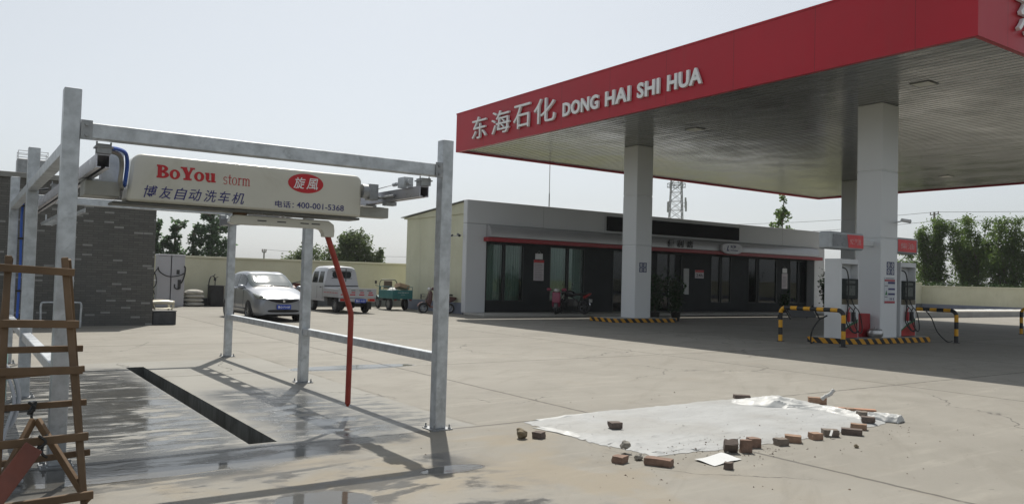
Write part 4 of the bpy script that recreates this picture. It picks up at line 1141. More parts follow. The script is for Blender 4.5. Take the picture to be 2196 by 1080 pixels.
# cabin glass as patches a few millimetres proud of the shell, dark cabin lining right behind
INTR = simple('dark_cabin', (0.03, 0.032, 0.034), 0.8)
WSG = simple('windscreen_glass', (0.075, 0.095, 0.095), 0.06, 0, 0.05, spec=0.6, coat=0.5, rvar=0.02)
wp(patch(MB(), S, 4.16, 5.86, 4.72, NV, 14, 14, 0.006, ox=CX, oy=CY), 'windscreen', WSG, car)
wp(patch(MB(), S, 4.02, 4.15, 4.7, NV, 3, 14, 0.004, ox=CX, oy=CY), 'cowl', DARKP, car)
for m in (1, -1):
    for a, b in ((5.22, 6.78), (6.92, 7.98), (8.1, 8.75)):
        wp(patch(MB(), S, a, b, 4.06 + (0.25 if a < 5.5 else 0), 4.88, 10, 6, 0.006, (m,), CX, CY), 'side_window', DKG, car)
    # headlamps: swept lens lying on the corner of the wing
    hl = MB(); corners = ((.50, .665), (.775, .70), (.81, .865), (.585, .76))   # (x, z) seen from the front
    def lampfn(a, b, m=m):
        c = corners
        x = (c[0][0] * (1 - a) + c[1][0] * a) * (1 - b) + (c[3][0] * (1 - a) + c[2][0] * a) * b
        z = (c[0][1] * (1 - a) + c[1][1] * a) * (1 - b) + (c[3][1] * (1 - a) + c[2][1] * a) * b
        d = (SG[:, 0] - x) ** 2 + (SG[:, 2] - z) ** 2 + 0.02 * np.maximum(SG[:, 1], 0) ** 2
        p = SG[int(np.argmin(d))]
        bul = 0.010 + 0.02 * math.sin(math.pi * a) * math.sin(math.pi * b)
        return (m * (x + 0.4 * bul) + CX, p[1] + CY - bul, z + 0.4 * bul)
    hl.grid(lampfn, 12, 8)
    h = wp(hl, 'headlight', simple('clear_lamp_lens', (0.22, 0.235, 0.21), 0.1, 0.1, 0.1, 12, coat=1.0), car, solid=0.006)
    p = lampfn(0.42, 0.42)
    sub(MB().sphere((p[0], p[1] - 0.006, p[2]), (0.06, 0.02, 0.045), 12, 8), 'reflector', simple('amber_grey_reflector', (0.16, 0.165, 0.14), 0.2, 0.5), h)
    # door mirrors
    mi = MB().sphere((CX + m * 0.93, CY + 1.22, 1.02), (0.115, 0.06, 0.07), 14, 10).beam((CX + m * 0.79, CY + 1.24, 0.98), (CX + m * 0.9, CY + 1.23, 0.99), 0.05, 0.04)
    wp(mi, 'door_mirror', SILVER, car)
    # wheels and arches
    for y, nm in ((0.80, 'f'), (3.22, 'r')):
        ar = MB().lathe([(0.0, 0.0), (0.335, 0.0), (0.335, -0.2)], 28, Matrix(((0, 0, m, CX + m * 0.842), (1, 0, 0, CY + y), (0, 1, 0, 0.30), (0, 0, 0, 1))))
        wp(ar, 'wheel_arch', UNDER, car)
        wheel(car, CX + m * 0.775, CY + y, 0.29, 0.18, m)
    # door seams and handle
    ds = MB()
    for u in (5.05, 6.85, 8.45):
        pts = [S(u, v) for v in np.linspace(1.2, 4.0, 12)]
        ds.tube([(m * (q[0] + 0.001) + CX, q[1] + CY, q[2]) for q in pts], 0.005, 4)
    wp(ds, 'door_seam', DARKP, car)
    for u in (6.6, 7.75):
        q = S(u, 3.55); wp(MB().box(CX + m * (q[0] + 0.0) - 0.02, CX + m * q[0] + 0.02, q[1] + CY - 0.07, q[1] + CY + 0.07, q[2] - 0.012, q[2] + 0.014), 'door_handle', SILVER, car, bev=0.006)
    wp(MB().tube([(m * 0.835 + CX, CY + 1.2, 0.36), (m * 0.84 + CX, CY + 2.9, 0.38)], 0.018, 6), 'side_moulding', DARKP, car)
    q = S(0.75, 1.75); wp(MB().sphere((m * 0.60 + CX, CY + 0.055, 0.385), (0.05, 0.03, 0.032), 10, 8), 'fog_light', simple('fog_lens', (0.22, 0.22, 0.21), 0.15, 0.4), car)
# smile shaped grille, badge and bumper intake
def frontstrip(name, mat, x0, x1, zlo, zhi, off, n=16, t=0.03):
    mb = MB(); pts = []
    for i in range(n + 1):
        x = x0 + (x1 - x0) * i / n
        y = CY - off + 0.012 * (abs(x) / 0.5) ** 2
        pts.append((x, y, zlo(x), zhi(x)))
    for a, b in zip(pts, pts[1:]):
        vs = [(CX + a[0], a[1], a[2]), (CX + b[0], b[1], b[2]), (CX + b[0], b[1], b[3]), (CX + a[0], a[1], a[3])]
        vs += [(v[0], v[1] + t, v[2]) for v in vs]
        mb.add(vs, [(0, 1, 2, 3), (7, 6, 5, 4), (0, 4, 5, 1), (3, 2, 6, 7)])
    return wp(mb, name, mat, car, bev=0.0)
frontstrip('grille', UNDER, -.47, .47, lambda x: .566 + .095 * (x / .47) ** 2, lambda x: .682 + 0.004 * (x / .46) ** 2, 0.03, t=0.10)
frontstrip('grille_trim', SILVER, -.51, .51, lambda x: .535 + .11 * (x / .51) ** 2, lambda x: .564 + .098 * (x / .5) ** 2, 0.042, t=0.11)
frontstrip('intake', UNDER, -.48, .48, lambda x: .292 + .02 * (abs(x) / .48) ** 6, lambda x: .372 - .02 * (abs(x) / .48) ** 6, 0.025, t=0.10)
wp(MB().lathe([(0.0, 0.0), (0.038, 0.0), (0.038, -0.012)], 16, frame((CX, CY - 0.045, 0.628), (1, 0, 0), (0, 0, 1))), 'badge', CHROME, car)
pt = wp(MB().box(CX - .22, CX + .22, CY - .056, CY - .046, .385, .525), 'number_plate', PLATEB, car, bev=0.004)
o = text('lettering', '鲁D·P143F', frame((CX - .19, CY - .0565, .415), (1, 0, 0), (0, 0, 1)), .38, .08, WHITEINK, None, 0.001, 0.01); o.parent = pt; o.matrix_parent_inverse = Matrix.Identity(4)
for a, b in (((CX - .02, CY + 1.02, 1.085), (CX - .58, CY + 1.06, 1.06)), ((CX + .52, CY + 1.04, 1.065), (CX + .02, CY + 1.03, 1.09))): wp(MB().tube([a, b], 0.011, 5), 'wiper', BLACK, car)

# ------------------------------------------------------------------ white crew cab mini truck, tail towards the camera
TXc, TYr = 12.72, 28.75
TW = simple('white_truck_paint', (0.46, 0.47, 0.495), 0.35, 0.1, 0.03, 1.0, dirt=((0.45, 0.44, 0.42), 0.58, 0.4), coat=0.4)
tk = thing('pickup_truck', 'white crew cab mini truck seen from behind, red and white tape on tailgate', 'truck', (TXc, TYr + 2.2, 0))
hw = 0.74
# cab: rounded section extruded along Y
def cab_profile(k, zt):
    return [(-hw + 0.02, 0.42), (-hw, 0.6), (-hw, 1.02), (-hw + 0.035, 1.14), (-hw + 0.13 * k, zt - 0.18), (-hw + 0.19 * k, zt - 0.06), (-hw + 0.32 * k, zt), (0, zt + 0.03), (hw - 0.32 * k, zt), (hw - 0.19 * k, zt - 0.06), (hw - 0.13 * k, zt - 0.18), (hw - 0.035, 1.14), (hw, 1.02), (hw, 0.6), (hw - 0.02, 0.42)]
secs = [(TYr + 1.62, 1.0, 1.76), (TYr + 1.72, 0.95, 1.80), (TYr + 2.4, 0.93, 1.82), (TYr + 3.0, 0.95, 1.80), (TYr + 3.45, 1.05, 1.55), (TYr + 3.72, 1.2, 1.16)]
cbm = MB(); pr = [[(TXc + a, y, z) for a, z in cab_profile(k, zt)] for y, k, zt in secs]
for A, B in zip(pr, pr[1:]):
    n = len(A); cbm.add(A + B, [(i, i + 1, n + i + 1, n + i) for i in range(n - 1)] + [(n - 1, 0, n, 2 * n - 1)], 0, True)
cbm.add(pr[0], [tuple(range(len(pr[0])))]); cbm.add(pr[-1], [tuple(range(len(pr[-1])))])
wp(cbm, 'cab', TW, tk, sharp=32)
rw_ = rrect(-0.40, 0.40, 1.36, 1.60, (0.08, 0.08, 0.08, 0.08))
wp(MB().prism(rw_, 0, 0.012, M=frame((TXc, TYr + 1.618, 0), (1, 0, 0), (0, 0, 1))), 'rear_window', DKG, tk)
gt_ = MB()
for a, b, c, d_ in ((-0.43, 0.43, 1.325, 1.352), (-0.43, 0.43, 1.608, 1.63)): gt_.box(TXc + a, TXc + b, TYr + 1.603, TYr + 1.617, c, d_)
gt_.box(TXc + 0.16, TXc + 0.185, TYr + 1.59, TYr + 1.617, 1.2, 1.72)
wp(gt_, 'window_trim', DARKP, tk)
wp(MB().box(TXc - hw + 0.02, TXc + hw - 0.02, TYr + 1.60, TYr + 1.617, 1.005, 1.045), 'cab_seam', DARKP, tk)
for m in (-1, 1):
    for a, b in ((1.82, 2.30), (2.42, 3.0)):
        vs = [(TXc + m * (hw - 0.028 + 0.004), TYr + a, 1.15), (TXc + m * (hw - 0.028 + 0.004), TYr + b, 1.15), (TXc + m * (hw - 0.118 + 0.004), TYr + b - 0.02, 1.60), (TXc + m * (hw - 0.118 + 0.004), TYr + a + 0.05, 1.60)]
        mb = MB().add(vs + [(v[0] - m * 0.02, v[1], v[2]) for v in vs], [(0, 1, 2, 3), (7, 6, 5, 4), (0, 4, 5, 1), (1, 5, 6, 2), (2, 6, 7, 3), (3, 7, 4, 0)])
        wp(mb, 'side_window', DKG, tk)
    dm = MB()
    for y in (1.76, 2.36, 3.06): dm.box(TXc + m * (hw + 0.002) - 0.002, TXc + m * (hw + 0.002) + 0.002, TYr + y, TYr + y + 0.012, 0.5, 1.03)
    wp(dm, 'door_seam', DARKP, tk)
    wp(MB().box(TXc + m * (hw + 0.012) - 0.012, TXc + m * (hw + 0.012) + 0.012, TYr + 1.9, TYr + 2.02, 0.96, 0.99), 'door_handle', DARKP, tk)
    wp(MB().box(TXc + m * (hw + 0.1) - 0.07, TXc + m * (hw + 0.1) + 0.07, TYr + 3.05, TYr + 3.12, 1.2, 1.42), 'door_mirror', DARKP, tk, bev=0.02)
    for y in (0.62, 3.05):
        wheel(tk, TXc + m * (hw - 0.14), TYr + y, 0.28, 0.17, m, 6)
    mf = MB().box(TXc + m * (hw - 0.14) - 0.09, TXc + m * (hw - 0.14) + 0.09, TYr + 0.22, TYr + 0.232, 0.15, 0.5)
    wp(mf, 'mud_flap', BLACK, tk)
# bed
bedm = MB()
bedm.box(TXc - 0.78, TXc + 0.78, TYr + 0.0, TYr + 1.58, 0.60, 0.66)
for m in (-1, 1): bedm.box(TXc + m * 0.765 - 0.018, TXc + m * 0.765 + 0.018, TYr + 0.045, TYr + 1.58, 0.662, 0.94)
bedm.box(TXc - 0.745, TXc + 0.745, TYr + 1.545, TYr + 1.58, 0.662, 1.0)
wp(bedm, 'bed', TW, tk, bev=0.008)
tg = wp(MB().box(TXc - 0.783, TXc + 0.783, TYr, TYr + 0.036, 0.662, 0.94).box(TXc - 0.79, TXc + 0.79, TYr - 0.012, TYr + 0.04, 0.942, 0.965), 'tailgate', TW, tk, bev=0.006)
tp = MB()
for i in range(4): tp.box(TXc - 0.70 + i * 0.38, TXc - 0.48 + i * 0.38, TYr - 0.004, TYr - 0.0015, 0.70, 0.745)
for i in range(4): tp.box(TXc - 0.62 + i * 0.36, TXc - 0.46 + i * 0.36, TYr - 0.004, TYr - 0.0015, 0.79, 0.83)
sub(tp, 'red_tape', simple('red_reflective_tape', (0.5, 0.03, 0.05), 0.3), tg)
sh = MB()
for i in range(4): sh.box(TXc - 0.60 + i * 0.33, TXc - 0.43 + i * 0.33, TYr - 0.004, TYr - 0.0015, 0.875, 0.90)
sub(sh, 'slot', DARKP, tg)
for m in (-1, 1):
    sp = MB()
    for i in range(9): sp.box(TXc + m * 0.7855 - 0.0015, TXc + m * 0.7855 + 0.0015, TYr + 0.12 + i * 0.16, TYr + 0.2 + i * 0.16, 0.76, 0.80)
    wp(sp, 'side_tape', simple('faded_red_tape', (0.5, 0.08, 0.09), 0.4), tk)
wp(MB().box(TXc - 0.76, TXc + 0.76, TYr - 0.005, TYr + 0.04, 0.455, 0.585), 'rear_bar', TW, tk, bev=0.01)
for m in (-1, 1):
    a, b = sorted((m * 0.72, m * 0.50))
    tl = wp(MB().box(TXc + a, TXc + b, TYr - 0.035, TYr - 0.006, 0.47, 0.575), 'tail_light', REDLAMP, tk, bev=0.008)
    a, b = sorted((m * 0.49, m * 0.42)); wp(MB().box(TXc + a, TXc + b, TYr - 0.03, TYr - 0.006, 0.475, 0.57), 'indicator', simple('amber_lens', (0.6, 0.2, 0.03), 0.2), tk)
pb = wp(MB().box(TXc - 0.12, TXc + 0.34, TYr - 0.05, TYr - 0.042, 0.415, 0.56), 'number_plate', PLATEB, tk, bev=0.004)
o = text('lettering', '鲁D·1L27', frame((TXc - .09, TYr - .0505, .445), (1, 0, 0), (0, 0, 1)), .40, .085, WHITEINK, None, 0.001, 0.01); o.parent = pb; o.matrix_parent_inverse = Matrix.Identity(4)
ax = MB().tube([(TXc - 0.6, TYr + 0.62, 0.3), (TXc + 0.6, TYr + 0.62, 0.3)], 0.05, 8).sphere((TXc + 0.05, TYr + 0.62, 0.3), 0.13)
for m in (-1, 1): ax.box(TXc + m * 0.36 - 0.04, TXc + m * 0.36 + 0.04, TYr + 0.1, TYr + 3.5, 0.44, 0.58); ax.beam((TXc + m * 0.5, TYr + 0.1, 0.46), (TXc + m * 0.5, TYr + 1.2, 0.40), 0.06, 0.035)
ax.box(TXc - 0.62, TXc - 0.4, TYr + 1.0, TYr + 1.5, 0.25, 0.55)
wp(ax, 'chassis', UNDER, tk)

# ------------------------------------------------------------------ teal cargo tricycle
TCx, TCy = 15.82, 31.0
TEAL = simple('teal_enamel', (0.03, 0.155, 0.16), 0.45, 0, 0.15, 3, dirt=((0.10, 0.11, 0.09), 0.6, 0.5))
tc = thing('cargo_tricycle', 'teal green electric cargo tricycle with railed box, parked by the cream store wall', 'tricycle', (TCx, TCy + 1.2, 0))
bx = MB(); wv = 0.47
bx.box(TCx - wv, TCx + wv, TCy + 0.03, TCy + 1.42, 0.50, 0.53)
for m in (-1, 1): bx.box(TCx + m * wv - 0.012, TCx + m * wv + 0.012, TCy + 0.03, TCy + 1.42, 0.531, 0.86)
bx.box(TCx - wv + 0.013, TCx + wv - 0.013, TCy + 1.39, TCy + 1.42, 0.531, 0.86)
wp(bx, 'cargo_box', TEAL, tc, bev=0.006)
tb = wp(MB().box(TCx - wv, TCx + wv, TCy, TCy + 0.025, 0.50, 0.88), 'tailboard', TEAL, tc, bev=0.006)
lm = MB()
for i, wd in enumerate((0.035, 0.05, 0.03, 0.06, 0.04, 0.05, 0.03, 0.05)): lm.box(TCx - 0.24 + i * 0.065, TCx - 0.24 + i * 0.065 + wd, TCy - 0.003, TCy - 0.001, 0.755, 0.79)
for i in range(3): lm.box(TCx - 0.08 + i * 0.06, TCx - 0.04 + i * 0.06, TCy - 0.003, TCy - 0.001, 0.67, 0.69)
sub(lm, 'stencil_marks', simple('pale_stencil', (0.35, 0.42, 0.42), 0.6), tb)
rl = MB()
for m in (-1, 1):
    rl.tube([(TCx + m * wv, TCy + 0.05, 0.86), (TCx + m * wv, TCy + 0.05, 1.02), (TCx + m * wv, TCy + 1.4, 1.02), (TCx + m * wv, TCy + 1.4, 0.86)], 0.013, 6)
    for y in (0.5, 0.95): rl.tube([(TCx + m * wv, TCy + y, 0.86), (TCx + m * wv, TCy + y, 1.02)], 0.01, 6)
rl.tube([(TCx + wv, TCy + 0.05, 1.02), (TCx + 0.22, TCy + 0.05, 1.02), (TCx + 0.22, TCy + 0.05, 0.88)], 0.013, 6)
wp(rl, 'side_rail', TEAL, tc)
wp(MB().tube(catmull([(TCx - 0.42, TCy + 1.46, 0.85), (TCx - 0.42, TCy + 1.46, 1.14), (TCx - 0.36, TCy + 1.46, 1.27), (TCx - 0.24, TCy + 1.46, 1.31), (TCx + 0.24, TCy + 1.46, 1.31), (TCx + 0.36, TCy + 1.46, 1.27), (TCx + 0.42, TCy + 1.46, 1.14), (TCx + 0.42, TCy + 1.46, 0.85)], 5), 0.02, 8), 'roll_bar', simple('dark_green_tube', (0.06, 0.085, 0.07), 0.5), tc)
wp(MB().box(TCx - 0.2, TCx + 0.2, TCy + 1.47, TCy + 1.53, 0.92, 1.27), 'backrest', simple('brown_vinyl', (0.14, 0.10, 0.07), 0.6), tc, bev=0.02, seg=2)
wp(MB().box(TCx - 0.25, TCx + 0.25, TCy + 1.5, TCy + 1.95, 0.66, 0.76).box(TCx - 0.22, TCx + 0.22, TCy + 1.5, TCy + 1.9, 0.38, 0.655), 'saddle', DARKP, tc, bev=0.02)
frk = MB().tube([(TCx, TCy + 2.45, 0.30), (TCx, TCy + 2.25, 1.0)], 0.03, 8).tube([(TCx - 0.33, TCy + 2.1, 1.05), (TCx, TCy + 2.25, 1.0), (TCx + 0.33, TCy + 2.1, 1.05)], 0.014, 6).tube([(TCx, TCy + 2.25, 0.75), (TCx, TCy + 1.4, 0.42), (TCx, TCy + 0.3, 0.46)], 0.035, 8)
wp(frk, 'frame', TEAL, tc)
wp(MB().box(TCx - 0.36, TCx - 0.26, TCy + 2.1, TCy + 2.12, 1.12, 1.26).tube([(TCx - 0.3, TCy + 2.1, 1.05), (TCx - 0.31, TCy + 2.1, 1.14)], 0.008, 5), 'mirror', DARKP, tc, bev=0.01)
fd = MB()
fd.grid(lambda u, v: (TCx - 0.10 + 0.2 * v, TCy + 2.45 + 0.30 * math.cos(R(20 + 140 * u)), 0.27 + 0.32 * math.sin(R(20 + 140 * u))), 12, 2)
wp(fd, 'front_mudguard', TEAL, tc)
wheel(tc, TCx, TCy + 2.45, 0.27, 0.09, -1, 10)
for m in (-1, 1):
    wheel(tc, TCx + m * 0.38, TCy + 0.55, 0.27, 0.11, m, 10)
    wp(MB().box(TCx + m * 0.36 - 0.06, TCx + m * 0.36 + 0.06, TCy - 0.02, TCy - 0.002, 0.42, 0.495), 'tail_light', simple('dull_red_lens', (0.16, 0.04, 0.03), 0.4), tc)
cbx = MB().box(-0.27, 0.27, -0.19, 0.19, -0.09, 0.09, M=Matrix.Translation((TCx + 0.12, TCy + 0.35, 1.02)) @ Matrix.Rotation(R(14), 4, 'Y') @ Matrix.Rotation(R(8), 4, 'Z') @ Matrix.Rotation(R(-14), 4, 'X'))
cbt = thing('cardboard_box', 'tilted cardboard box lying on the teal tricycle load', 'box', (TCx + 0.12, TCy + 0.35, 0.92))
CARD = simple('cardboard', (0.42, 0.29, 0.19), 0.85, 0, 0.08, 4)
wp(cbx, 'carton', CARD, cbt, bev=0.004)
wp(MB().box(-0.272, 0.272, -0.03, 0.03, 0.0905, 0.092, M=Matrix.Translation((TCx + 0.12, TCy + 0.35, 1.02)) @ Matrix.Rotation(R(14), 4, 'Y') @ Matrix.Rotation(R(8), 4, 'Z') @ Matrix.Rotation(R(-14), 4, 'X')), 'tape', simple('parcel_tape', (0.36, 0.25, 0.15), 0.35), cbt)
bgm = MB()
bgm.grid(lambda u, v: (TCx - 0.22 + 0.26 * math.sin(math.pi * v) * math.cos(2 * math.pi * u), TCy + 0.55 + 0.33 * math.sin(math.pi * v) * math.sin(2 * math.pi * u), 0.76 - 0.22 * math.cos(math.pi * v) + 0.03 * mnoise.noise((u * 9, v * 9, 2))), 20, 12)
tag(bgm.build('white_sack', simple('white_woven_sack', (0.6, 0.6, 0.58), 0.7, 0, 0.1, 6)), 'lumpy white sack lying in the teal tricycle box', 'sack')

# ------------------------------------------------------------------ scooters and motorcycle (local: nose to +X)
def lwheel(root, x, r, w, name='wheel', rim=RIM):
    M = Matrix(((1, 0, 0, x), (0, 0, -1, 0), (0, 1, 0, r), (0, 0, 0, 1)))
    t = MB().lathe([(r * 0.68, -w / 2), (r * 0.92, -w / 2), (r, -w * 0.2), (r, w * 0.2), (r * 0.92, w / 2), (r * 0.68, w / 2)], 24, M)
    wh = t.build(name, TYRE, root)
    h = MB().lathe([(r * 0.7, -w * 0.35), (r * 0.62, -w * 0.2), (r * 0.62, w * 0.2), (r * 0.7, w * 0.35)], 20, M).lathe([(0.0, -w * 0.5), (r * 0.16, -w * 0.5), (r * 0.16, w * 0.5), (0.0, w * 0.5)], 10, M)
    for k in range(6): h.box(0.0, r * 0.66, -r * 0.06, r * 0.06, -w * 0.15, w * 0.15, M=M @ Matrix.Rotation(k * math.pi / 3, 4, 'Z'))
    hb = h.build('rim', rim); hb.parent = wh
    return wh
def scooter(loc, rz, body, leg, label, basket=True):
    s = thing('scooter', label, 'scooter', loc, rz)
    lwheel(s, 0.58, 0.21, 0.09); lwheel(s, -0.52, 0.21, 0.09)
    M2 = Matrix(((1, 0, 0, 0), (0, 0, -1, 0), (0, 1, 0, 0), (0, 0, 0, 1)))
    MB().prism([(0.40, 0.30), (0.30, 0.28), (0.24, 0.55), (0.22, 0.80), (0.28, 0.92), (0.36, 0.90), (0.40, 0.70), (0.50, 0.50)], -0.17, 0.17, M=M2, smooth=True).build('front_shield', body, s, bev=0.05, seg=3)
    MB().prism([(0.24, 0.30), (-0.18, 0.30), (-0.18, 0.22), (0.30, 0.22), (0.36, 0.29)], -0.14, 0.14, M=M2).build('footboard', leg, s, bev=0.02)
    MB().prism([(-0.10, 0.30), (-0.14, 0.66), (-0.60, 0.70), (-0.82, 0.66), (-0.72, 0.52), (-0.50, 0.44), (-0.22, 0.30)], -0.14, 0.14, M=M2, smooth=True).build('tail_body', body, s, bev=0.05, seg=3)
    MB().prism([(-0.10, 0.68), (-0.12, 0.76), (-0.35, 0.79), (-0.60, 0.80), (-0.66, 0.73)], -0.13, 0.13, M=M2, smooth=True).build('seat', BLACK, s, bev=0.035, seg=2)
    MB().grid(lambda u, v: (0.58 + 0.25 * math.cos(R(15 + 150 * u)), -0.065 + 0.13 * v, 0.21 + 0.25 * math.sin(R(15 + 150 * u))), 12, 3).build('mudguard', leg, s, solid=0.01)
    MB().tube([(0.56, 0.06, 0.22), (0.38, 0.05, 0.60), (0.30, 0.0, 0.95)], 0.02, 6).tube([(0.56, -0.06, 0.22), (0.38, -0.05, 0.60)], 0.02, 6).build('fork', DARKP, s)
    MB().tube([(0.20, 0.36, 0.98), (0.29, 0.1, 0.97), (0.29, -0.1, 0.97), (0.20, -0.36, 0.98)], 0.017, 6).build('handlebar', DARKP, s)
    MB().sphere((0.33, 0, 0.97), (0.10, 0.13, 0.09), 12, 8).build('headlight', simple('pale_lamp', (0.5, 0.5, 0.48), 0.15, 0.2), s)
    for m in (-1, 1):
        MB().box(-0.07, 0.10, -0.10, 0.10, -0.06, 0.055, M=Matrix.Translation((0.24, m * 0.31, 1.0)) @ Matrix.Rotation(R(-18), 4, 'Y')).build('hand_muff', body, s, bev=0.05, seg=2)
    if basket:
        b = MB()
        for z in (0.58, 0.68, 0.78): b.tube([(0.46, -0.13, z), (0.68, -0.13, z), (0.68, 0.13, z), (0.46, 0.13, z)], 0.009, 5, closed=True)
        for x in (0.46, 0.57, 0.68):
            for y in (-0.13, 0.13): b.tube([(x, y, 0.58), (x, y, 0.78)], 0.007, 5)
        for y in (-0.06, 0.0, 0.06): b.tube([(0.46, y, 0.58), (0.68, y, 0.58), (0.68, y, 0.78)], 0.007, 5)
        b.build('basket', DARKP, s)
    MB().tube([(-0.2, 0.1, 0.24), (-0.28, 0.2, 0.01)], 0.012, 6).build('kickstand', DARKP, s)
    return s
MAROON = simple('maroon_plastic', (0.075, 0.018, 0.016), 0.35, 0, 0.08, coat=0.4)
PINKISH = simple('dusty_pink_plastic', (0.26, 0.14, 0.125), 0.45, 0, 0.08)
scooter((16.25, 28.75, 0), R(163), MAROON, PINKISH, 'maroon electric scooter with padded hand muffs, leaning by the cream store wall')
RASP = simple('raspberry_plastic', (0.24, 0.02, 0.06), 0.35, 0, 0.08, coat=0.4)
scooter((20.5, 26.2, 0.1), R(228), RASP, simple('ash_plastic', (0.12, 0.12, 0.125), 0.5), 'raspberry red scooter left of the motorbike in front of the store window', basket=False)
def motorbike(loc, rz, label):
    s = thing('motorbike', label, 'motorbike', loc, rz)
    lwheel(s, 0.66, 0.29, 0.09, 'wheel', DARKP); lwheel(s, -0.60, 0.29, 0.10, 'wheel', DARKP)
    M2 = Matrix(((1, 0, 0, 0), (0, 0, -1, 0), (0, 1, 0, 0), (0, 0, 0, 1)))
    BK = simple('black_gloss', (0.02, 0.02, 0.022), 0.25, 0, 0.1, coat=0.5)
    MB().prism([(0.34, 0.74), (0.30, 0.92), (0.12, 0.98), (-0.10, 0.90), (-0.16, 0.76), (0.05, 0.68)], -0.13, 0.13, M=M2, smooth=True).build('fuel_tank', BK, s, bev=0.06, seg=3)
    MB().prism([(-0.08, 0.78), (-0.12, 0.86), (-0.45, 0.86), (-0.78, 0.92), (-0.80, 0.84), (-0.45, 0.76)], -0.12, 0.12, M=M2, smooth=True).build('seat', BLACK, s, bev=0.03, seg=2)
    MB().prism([(-0.55, 0.74), (-0.92, 0.90), (-0.90, 0.82), (-0.60, 0.62)], -0.09, 0.09, M=M2).build('tail_cowl', simple('tail_red', (0.32, 0.02, 0.02), 0.3, coat=0.4), s, bev=0.03)
    MB().box(-0.20, 0.22, -0.14, 0.14, 0.30, 0.62).tube([(0.1, -0.16, 0.42), (0.1, 0.16, 0.42)], 0.11, 14).tube([(-0.1, -0.17, 0.40), (-0.1, 0.17, 0.40)], 0.09, 12).build('engine', simple('engine_alloy', (0.13, 0.13, 0.13), 0.5, 0.6), s, bev=0.02)
    MB().tube([(0.66, 0.09, 0.29), (0.42, 0.09, 0.86)], 0.022, 8).tube([(0.66, -0.09, 0.29), (0.42, -0.09, 0.86)], 0.022, 8).build('fork', CHROME, s)
    MB().tube([(0.18, 0.38, 1.04), (0.36, 0.2, 1.02), (0.40, 0, 0.98), (0.36, -0.2, 1.02), (0.18, -0.38, 1.04)], 0.014, 6).build('handlebar', DARKP, s)
    h = MB().lathe([(0.0, 0.09), (0.05, 0.08), (0.10, 0.0), (0.09, -0.02), (0.0, -0.03)], 16, Matrix(((0, 0, -1, 0.50), (0, 1, 0, 0), (1, 0, 0, 0.88), (0, 0, 0, 1)))).build('headlight', BK, s)
    sub(MB().lathe([(0.0, -0.031), (0.085, -0.021)], 16, Matrix(((0, 0, -1, 0.50), (0, 1, 0, 0), (1, 0, 0, 0.88), (0, 0, 0, 1)))), 'lens', simple('lamp_lens', (0.5, 0.45, 0.48), 0.1, 0.3), h)
    MB().tube([(0.15, -0.15, 0.35), (-0.1, -0.18, 0.25), (-0.45, -0.19, 0.33), (-0.75, -0.19, 0.42)], [0.02, 0.02, 0.04, 0.05], 10).build('exhaust', CHROME, s)
    MB().grid(lambda u, v: (0.66 + 0.33 * math.cos(R(30 + 120 * u)), -0.07 + 0.14 * v, 0.29 + 0.33 * math.sin(R(30 + 120 * u))), 12, 3).build('mudguard', BK, s, solid=0.01)
    MB().tube([(0.40, 0, 0.90), (-0.05, 0, 0.66), (-0.60, 0, 0.31)], 0.025, 8).tube([(0.36, 0, 0.84), (0.18, 0, 0.32), (-0.2, 0, 0.30)], 0.022, 8).build('frame', BLKP, s)
    MB().box(-0.93, -0.90, -0.10, 0.10, 0.50, 0.64).build('number_plate', simple('grey_plate', (0.4, 0.4, 0.4), 0.4), s)
    for m in (-1, 1):
        MB().tube([(0.28, m * 0.3, 1.03), (0.24, m * 0.36, 1.2)], 0.006, 5).sphere((0.24, m * 0.37, 1.23), (0.02, 0.065, 0.045), 10, 6).build('mirror', DARKP, s)
    return s
motorbike((21.45, 26.35, 0.1), R(108), 'black motorbike with a bright red tail, parked in the store shade')

# dark red motor tricycle half hidden behind the car and post
RUST = simple('brick_red_enamel', (0.11, 0.028, 0.021), 0.55, 0, 0.15, 4)
rt = thing('red_tricycle', 'dark red motor tricycle mostly hidden behind the silver car and a gantry post', 'tricycle', (10.6, 29.2, 0))
RX, RYy = 10.12, 29.0
wp(MB().box(RX - 0.5, RX + 0.5, RYy + 0.3, RYy + 1.8, 0.55, 0.60).box(RX - 0.5, RX - 0.47, RYy + 0.3, RYy + 1.8, 0.6, 1.12).box(RX + 0.47, RX + 0.5, RYy + 0.3, RYy + 1.8, 0.6, 1.12).box(RX - 0.47, RX + 0.47, RYy + 0.3, RYy + 0.33, 0.6, 1.12), 'cargo_box', RUST, rt, bev=0.01)
wp(MB().prism([(RYy + 0.2, 0.35), (RYy - 0.25, 0.45), (RYy - 0.3, 0.95), (RYy + 0.0, 1.05), (RYy + 0.2, 0.8)], RX - 0.18, RX + 0.18, M=Mx), 'fairing', RUST, rt, bev=0.04)
wp(MB().tube([(RX - 0.4, RYy - 0.1, 1.2), (RX, RYy - 0.2, 1.12), (RX + 0.4, RYy - 0.1, 1.2)], 0.018, 6).tube([(RX, RYy - 0.35, 0.3), (RX, RYy - 0.2, 1.12)], 0.03, 6), 'handlebar', DARKP, rt)
wp(MB().box(RX - 0.2, RX + 0.2, RYy + 0.0, RYy + 0.28, 0.7, 0.85), 'saddle', DARKP, rt, bev=0.03)
wheel(rt, RX, RYy - 0.4, 0.27, 0.1, -1, 8)
for m in (-1, 1): wheel(rt, RX + m * 0.4, RYy + 1.3, 0.27, 0.12, m, 8)
jk = MB()
jk.grid(lambda u, v: (RX - 0.28 + 0.20 * math.sin(math.pi * v) * math.cos(2 * math.pi * u) * (1 + 0.3 * mnoise.noise((u * 5, v * 4, 1))), RYy + 0.55 + 0.2 * math.sin(math.pi * v) * math.sin(2 * math.pi * u), 1.24 - 0.15 * math.cos(math.pi * v)), 18, 12)
